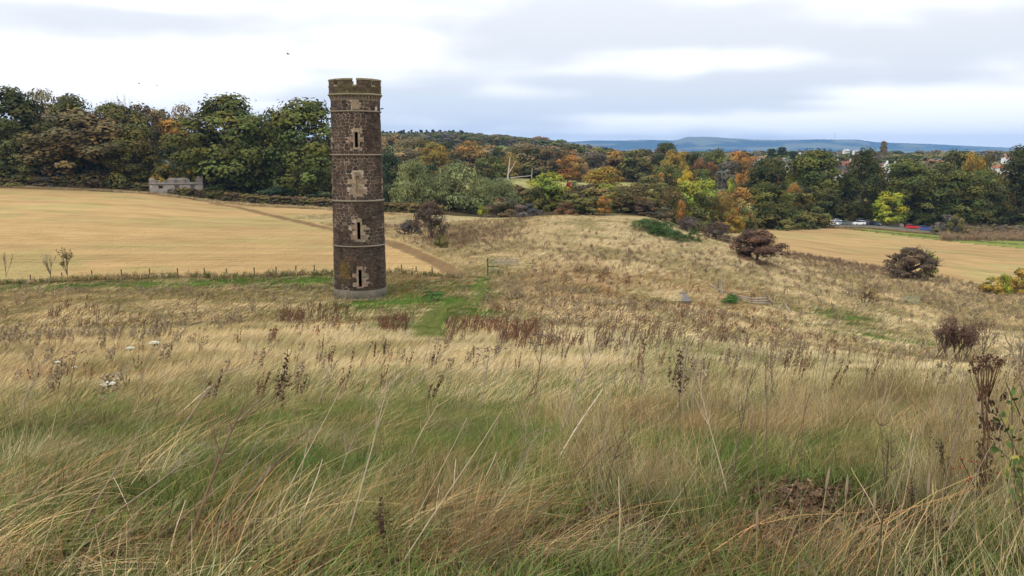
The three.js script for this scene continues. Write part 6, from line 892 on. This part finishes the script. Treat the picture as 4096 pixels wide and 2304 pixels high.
const ST = [
  ['fork', 431, 1440, 618, 1010, 'brown', 'longest dark dead stalk in the left foreground, leaning right across the frame'], ['bare', 440, 1447, 512, 1190, 'brown', 'shorter dark stalk beside the longest one in the left foreground'], ['bare', 349, 1122, 512, 965, 'pale', 'pale cut stalk leaning right over the green grass at the left'], ['fork', 396, 1149, 579, 918, 'grey', 'grey forked stalk leaning right above the pale cut stalk'],
  ['seedy', 667, 1094, 749, 887, 'dark', 'dark seedy stem leaning right in the left middle of the foreground', 'dark'], ['bare', 714, 1210, 722, 1027, 'brown', 'upright brown stalk left of the frame centre'], ['bare', 105, 1188, 131, 1010, 'tan', 'tan upright stalk near the left edge'], ['fork', 70, 1157, 227, 1035, 'grey', 'grey low-leaning forked stalk near the left edge'], ['fork', 20, 1114, 83, 896, 'grey', 'thin grey stalk cutting the left frame edge grass'],
  ['bare', 344, 1327, 274, 1205, 'pale', 'pale stalk leaning left in the lower left foreground'], ['bare', 213, 1380, 261, 1288, 'grey', 'short grey crooked twig on the dead leaves at lower left'], ['fork', 0, 1318, 131, 1236, 'grey', 'grey forked stalk entering from the left frame edge'], ['bare', 383, 1384, 444, 1231, 'grey', 'grey slanting stalk left of the longest dark stalk'], ['bare', 418, 1449, 440, 1253, 'pale', 'pale upright stalk at the bottom left of the longest dark stalk'],
  ['bare', 610, 1449, 880, 1306, 'brown', 'thick brown branch lying slantwise at the bottom'], ['bare', 741, 1353, 793, 1144, 'pale', 'pale thin stalk leaning right left of the frame centre'], ['fork', 279, 1136, 388, 970, 'tan', 'tan curved stalk under the white umbel flowers'],
  ['fork', 1005, 1197, 1096, 1009, 'tan', 'tan stalk leaning right above the bright green weed clump'], ['fork', 818, 1275, 909, 1066, 'grey', 'grey stalk leaning right in the bottom middle'], ['fork', 1271, 1114, 1375, 913, 'brown', 'brown forked stalk leaning right in the middle foreground'], ['umbel', 1203, 1062, 1236, 883, 'grey', 'grey stalk with a dry umbel left of the brown forked stalk'], ['umbel', 1340, 1066, 1384, 852, 'brown', 'tall brown stalk with a dry umbel in the middle foreground'],
  ['fork', 1506, 1284, 1576, 1062, 'dark', 'dark forked stalk right of the frame centre'], ['bare', 1554, 1447, 1550, 1197, 'tan', 'tall tan upright stalk at the bottom right of centre'], ['seedy', 1706, 1089, 1733, 872, 'dark', 'dark stem of the tall cluster at the right middle', 'dark'], ['fork', 1716, 1092, 1724, 850, 'grey', 'grey stem of the tall cluster at the right middle'], ['fork', 1728, 1088, 1760, 900, 'grey', 'right-leaning grey stem of the tall cluster at the right middle'],
  ['bare', 1194, 1262, 1236, 1131, 'pale', 'pale cut stalk in the middle foreground'], ['bare', 1096, 1340, 1090, 1215, 'pale', 'short pale broken stump stalk in the bottom middle'], ['bare', 1131, 1293, 1138, 1149, 'pale', 'pale upright stalk right of the short broken one'], ['bare', 905, 1362, 1031, 1249, 'tan', 'tan stalk lying slantwise left of the short broken one'], ['dock', 961, 1447, 966, 1245, 'dark', 'dark brown withered dock with clumped seeds at the bottom', 'dark'], ['fork', 979, 1035, 1088, 905, 'grey', 'grey stalk bent right above the green patch left of centre'],
  ['bare', 1515, 1192, 1645, 1131, 'tan', 'tan stalk lying nearly flat right of centre'], ['bare', 1380, 1201, 1493, 961, 'pale', 'long pale stalk leaning right in the centre right'], ['fork', 1397, 1123, 1497, 861, 'grey', 'long grey stalk leaning right behind the long pale one'], ['fork', 1946, 1044, 1942, 872, 'brown', 'brown upright stalk in the right middle grass'], ['fork', 2060, 992, 2086, 874, 'dark', 'dark forked stalk against the hollow at the right'], ['bare', 2243, 1371, 2142, 1179, 'tan', 'tan stalk leaning left in the lower right'], ['dock', 2378, 1273, 2376, 1096, 'dark', 'thin dark dock stem left of the big withered ragwort', 'dark'], ['dock', 2290, 1330, 2292, 1201, 'dark', 'short dark dock stem further left of the big withered ragwort', 'dark'],
  ['dock', 700, 1092, 712, 980, 'brown', 'rusty dock stem left of centre', 'rust'], ['dock', 932, 930, 962, 862, 'brown', 'brown dock stem below the footpath', 'rust'], ['dock', 958, 925, 975, 850, 'dark', 'dark dock stem below the footpath', 'dark'], ['dock', 875, 945, 890, 872, 'brown', 'brown dock stem left of those below the footpath', 'rust'], ['dock', 1185, 930, 1205, 870, 'brown', 'brown dock stem right of the footpath', 'rust'], ['fork', 1560, 960, 1590, 840, 'grey', 'grey branching stalk in front of the brown slope'], ['umbel', 1095, 950, 1110, 856, 'grey', 'grey umbel stalk in front of the footpath'], ['fork', 1645, 930, 1660, 850, 'grey', 'thin grey stalk left of the tall cluster'], ['fork', 640, 1090, 735, 930, 'brown', 'brown forked stalk left of the dark seedy stem'], ['fork', 780, 1080, 830, 905, 'grey', 'grey forked stalk right of the dark seedy stem'], ['bare', 505, 1150, 640, 985, 'grey', 'grey stalk leaning far right at left of centre'], ['umbel', 165, 1040, 190, 890, 'brown', 'brown umbel stalk left of the white umbel flowers'],
];
for (const s of ST) stalk(...s);
// a proportion of unremarkable stalks nobody would count
{ const parts = []; const c = []; for (const key of ['fork', 'bare', 'seedy', 'umbel']) { const [w] = STALK[key][0]; const L = []; for (let i = 0; i < (key === 'bare' ? 950 : 150); i++) { const D = lerp(4.2, 34, Math.pow(rng(), .8)), X = rn() * .68 * D; if (mix(X, D)[1] > .75) continue; L.push([X, D]); } const o = new THREE.InstancedMesh(w, mat(1, 1, 1, { roughness: .9 }), L.length), cc = new THREE.Color(); o.name = numbered('dry_stems'); L.forEach(([X, D], i) => { const left = smooth(.2, -.2, X / D); e4.set(rn() * .3, rn() * 1.2, -.15 - .5 * left + rn() * .42); q4.setFromEuler(e4); const s = .5 + .75 * rng(); m4.compose(V(X, H(X, D), -D), q4, key === 'bare' ? V(s * .55, s, s * .55) : V(s * .75, s, s * .75)); o.setMatrixAt(i, m4); const t = [[.27, .21, .15], [.45, .36, .24], [.13, .09, .06], [.2, .15, .11]][Math.floor(rng() * 4)]; cc.setRGB(...t); o.setColorAt(i, cc); }); o.castShadow = o.receiveShadow = true; scene.add(o); tag(o, { fork: 'thin forked dead stems scattered in the long grass', bare: 'thin bare dead stems scattered in the long grass', seedy: 'many-shooted dead stems scattered in the long grass', umbel: 'dead umbel stems scattered in the long grass' }[key], 'stems', null, 'stuff'); } }
{ // hogweed in flower
  const white = mat(.55, .54, .43), stemG = mat(.16, .19, .07), leafG = mat(.055, .13, .03);
  const hog = (label, bx, by, heads) => { const [X, Y, D] = at(bx, by), r = mulberry(bx), g = thing('hogweed', label, 'flower', X, Y, -D), o = V(X, Y, -D);
    for (const [hx, hy, hw] of heads) { const p = onPix(hx, hy, D + .1).sub(o), R = hw / 2 / S / F * D, a = p.clone().add(V(0, -R * .9, 0)); addMesh('stem', noUV(merge([limb(V(0, 0, 0), a.clone().multiplyScalar(.5).add(V(.03, 0, 0)), .011, .009), limb(a.clone().multiplyScalar(.5).add(V(.03, 0, 0)), a, .009, .007)])), stemG, g); const f = [], ry = []; for (let i = 0; i < 34; i++) { const t = i * 2.4, q = Math.sqrt(i / 34) * R, c = p.clone().add(V(Math.cos(t) * q, -q * q / R * .35, Math.sin(t) * q)); ry.push(limb(a, c, .003, .002, 3)); for (let k = 0; k < 5; k++) { const s = new THREE.OctahedronGeometry(R * .12, 0); s.scale(1, .45, 1); s.translate(c.x + (r() - .5) * R * .25, c.y + r() * R * .05, c.z + (r() - .5) * R * .25); f.push(noUV(s)); } } const u = addMesh('umbel', merge(f), white, g); addMesh('rays', noUV(merge(ry)), stemG, u); }
    for (let i = 0; i < 5; i++) { const sh = new THREE.Shape(); for (let k = 0; k <= 10; k++) { const t = k / 10, w = Math.sin(Math.PI * t) * .09 * (k % 2 ? .6 : 1); k ? sh.lineTo(w, t * .3) : sh.moveTo(0, 0); } for (let k = 10; k >= 0; k--) { const t = k / 10; sh.lineTo(-Math.sin(Math.PI * t) * .09 * (k % 2 ? .6 : 1), t * .3); } const l = new THREE.ShapeGeometry(sh); l.rotateX(-1.0); l.rotateY(i * 1.3 + r()); l.translate(0, .08 + .1 * r(), 0); addMesh('leaf', l, leafG, g); } return g; };
  hog('hogweed with a broad white flower head low at the left', 268, 1030, [[272, 961, 34]]); hog('hogweed with two white flower heads, further up the slope at the left', 345, 950, [[388, 859, 27], [327, 873, 22]]); hog('hogweed with a small faded flower head near the left edge', 150, 985, [[144, 909, 15], [187, 922, 14]]);
}
{ // big withered ragwort at the right
  const [X, Y, D] = at(2462, 1306), g = thing('withered_ragwort', 'tall dark withered ragwort with a broad seed head at the right', 'dead plant', X, Y, -D), o = V(X, Y, -D), r = mulberry(99), P = (x, y, b = 0) => onPix(x, y, D + b).sub(o), stems = [], heads = [], lv = [];
  const mids = [[2478, 1120], [2488, 1100], [2470, 1140]];
  for (let k = 0; k < 3; k++) { const b = P(2462 + k * 6, 1306, k * .06 - .06), m = P(...mids[k], k * .05 - .05), t = P(2470 + k * 9, 1010 - k * 6, k * .05 - .05); stems.push(limb(b, m, .009, .008), limb(m, t, .008, .006)); for (let i = 0; i < 8; i++) { const e = P(lerp(2436, 2524, (i + .5 * k + r() * .6) / 8.6), lerp(893, 945, r() * r() + .08 * Math.abs(i - 4)), (r() - .5) * .3), q = t.clone().lerp(e, .5).add(V((e.x - t.x) * .1, -.02, 0)); stems.push(limb(t, q, .005, .0035, 4), limb(q, e, .0035, .002, 4)); for (let j = 0; j < 4; j++) { const s = new THREE.IcosahedronGeometry(.007 + .005 * r(), 0); const f = e.clone().add(V((r() - .5) * .05, (r() - .5) * .035, (r() - .5) * .05)); stems.push(limb(q.clone().lerp(e, .7), f, .0015, .001, 3)); s.translate(f.x, f.y, f.z); heads.push(noUV(s)); } } }
  addMesh('stem', noUV(merge(stems)), mat(.13, .068, .04), g); addMesh('seed_head', merge(heads), mat(.085, .045, .028), g);
  for (let i = 0; i < 230; i++) { const t = r(), c = P(lerp(2462, 2500, t) + (r() - .5) * (24 + 56 * t), lerp(1290, 975, t), (r() - .5) * .25), l = new THREE.BufferGeometry(), s = .012 + .026 * r(), a = V(r() - .5, -r() * 1.6, r() - .5).normalize().multiplyScalar(s * 1.6), b = V(r() - .5, r() - .5, r() - .5).normalize().multiplyScalar(s * .6), m = c.clone().add(a.clone().multiplyScalar(.5)).add(V(0, 0, s * .3)), e = c.clone().add(a); l.setAttribute('position', new THREE.Float32BufferAttribute([c.x, c.y, c.z, m.x + b.x, m.y + b.y, m.z + b.z, e.x, e.y, e.z, m.x - b.x, m.y - b.y, m.z - b.z], 3)); l.setIndex([0, 1, 2, 0, 2, 3]); lv.push(l); }
  const lg = mergeGeometries(lv); lg.computeVertexNormals(); addMesh('withered_leaves', lg, mat(.05, .032, .024), g).userData.kind = 'stuff';
}
{ // rose bush at the right edge
  const D = 5.6, Cx = onPix(2560, 1180, D), g = thing('wild_rose', 'green and yellow leafy wild rose with red hips at the right frame edge', 'bush', Cx.x, h0(Cx.x, D), -D), o = g.position.clone(), r = mulberry(61), P = (x, y, b = 0) => onPix(x, y, D + b).sub(o), w = [], lm = [mat(.09, .14, .035, { roughness: .7 }), mat(.065, .105, .028, { roughness: .7 }), mat(.25, .23, .045, { roughness: .7 }), mat(.15, .18, .05, { roughness: .7 })];
  const leafG = new THREE.BufferGeometry(); { const Q = [0, 0, 0], I = []; for (let k = 1; k <= 4; k++) { const t = k / 5, ww = Math.sin(Math.PI * t * .95) * .34; Q.push(-ww, t, .1 * ww, 0, t, -.05, ww, t, .1 * ww); } Q.push(0, 1, 0); const n = Q.length / 3; I.push(0, 2, 1, 0, 3, 2); for (let k = 0; k < 3; k++) { const a = 1 + k * 3; I.push(a, a + 1, a + 3, a + 1, a + 4, a + 3, a + 1, a + 2, a + 4, a + 2, a + 5, a + 4); } const a = 10; I.push(a, a + 1, n - 1, a + 1, a + 2, n - 1); leafG.setAttribute('position', new THREE.Float32BufferAttribute(Q, 3)); leafG.setIndex(I); leafG.computeVertexNormals(); }
  const ends = []; for (let k = 0; k < 13; k++) { const a = P(2540 + 60 * r(), 1360, (r() - .5) * .6), e = P(lerp(2500, 2650, r()), lerp(960, 1260, Math.pow(r(), 1.2)), (r() - .5) * .7), m = a.clone().lerp(e, .55).add(V((r() - .5) * .2, .14, 0)); w.push(limb(a, m, .006, .005, 5), limb(m, e, .005, .003, 5)); for (let i = 0; i < 15; i++) { const t = r(); ends.push(t < .4 ? a.clone().lerp(m, .4 + t) : m.clone().lerp(e, (t - .4) / .6)); } }
  addMesh('stems', noUV(merge(w)), mat(.10, .085, .045), g);
  for (const e of ends) { const l = addMesh('leaf', leafG, lm[Math.floor(r() * 4)], g); const s = .032 + .042 * r(); l.position.copy(e).add(V((r() - .5) * .06, (r() - .5) * .05, (r() - .5) * .06)); l.scale.setScalar(s); l.rotation.set((r() - .5) * 2.4, r() * 6.28, (r() - .5) * 2.4); }
  const hip = new THREE.SphereGeometry(.0065, 10, 8); hip.scale(1, 1.25, 1); const hm = mat(.27, .022, .018, { roughness: .3 }); for (const [x, y] of [[2421, 1155], [2444, 1160], [2454, 1162], [2415, 1175], [2440, 1203], [2447, 1202], [2436, 1229], [2398, 1178], [2437, 1210], [2510, 1190]]) { const h = addMesh('rose_hip', hip, hm, g); h.position.copy(P(x, y, -.1)); }
  const tw = []; for (const [x0, y0, x1, y1] of [[2470, 1260, 2440, 1200], [2460, 1240, 2415, 1150], [2480, 1200, 2445, 1160], [2465, 1250, 2436, 1229]]) tw.push(limb(P(x0, y0, 0), P(x1, y1, -.1), .004, .002, 4)); addMesh('twig', noUV(merge(tw)), mat(.09, .06, .04), g);
}
{ // foxtail heads close to the lens and two stones
  const head = new THREE.LatheGeometry([[0, -.07], [.005, -.06], [.008, -.03], [.0085, 0], [.007, .04], [.003, .07], [0, .08]].map(p => new THREE.Vector2(...p)), 8), hm = mat(.36, .27, .18, { bumpMap: stoneBump, bumpScale: .004 }), sm = mat(.42, .33, .19);
  const L = [[2042, 1447, 2082, 1205, 'leftmost tall'], [2110, 1440, 2130, 1225, 'second tall'], [2180, 1449, 2200, 1265, 'third shorter'], [2322, 1449, 2336, 1218, 'tall'], [2372, 1449, 2394, 1310, 'low right'], [1903, 1447, 1905, 1310, 'low left']];
  L.forEach(([bx, by, tx, ty, w]) => { const [X, Y, D] = at(bx, by), t = onPix(tx, ty, D).sub(V(X, Y, -D)), g = thing('grass_stalk', w + ' soft tan grass head close to the camera at the lower right', 'grass', X, Y, -D); addMesh('stem', noUV(limb(V(0, -.05, 0), t, .003, .002, 5)), sm, g); const h = addMesh('seed_head', head, hm, g); h.position.copy(t); h.quaternion.setFromUnitVectors(up, t.clone().normalize()); });
  const rock = (label, x, y, w, h, c) => { const b = new THREE.IcosahedronGeometry(1, 4), p = b.attributes.position; for (let i = 0; i < p.count; i++) { const v = V(p.getX(i), p.getY(i), p.getZ(i)), n = .72 + .5 * fbm(v.x * 1.6 + x, v.y * 1.6 + v.z * 1.3, 4); p.setXYZ(i, v.x * n, v.y * n, v.z * n); } b.computeVertexNormals(); const [X, Y, D] = at(x, y), k = D / F / S, m = tag(addMesh('stone', b, mat(...c, { map: stoneTex, bumpMap: stoneBump, bumpScale: .02 })), label, 'stone'); m.position.set(X, Y + h * k * .3, -D); m.scale.set(w * k * .55, h * k * .6, w * k * .45); };
  rock('dark flat stone lying in the dead leaves at the lower right', 2195, 1358, 66, 30, [.10, .09, .075]); rock('pale lichened stone at the bottom edge', 2020, 1440, 50, 30, [.36, .36, .32]);
}
// ------------------------------------------------------------------ draw
camera.far = 30000; camera.updateProjectionMatrix();
const renderer = new THREE.WebGLRenderer({ antialias: true });
renderer.toneMapping = THREE.LinearToneMapping; renderer.toneMappingExposure = EXPOSURE; renderer.shadowMap.enabled = true; renderer.shadowMap.type = THREE.PCFSoftShadowMap;
renderer.render(scene, camera);
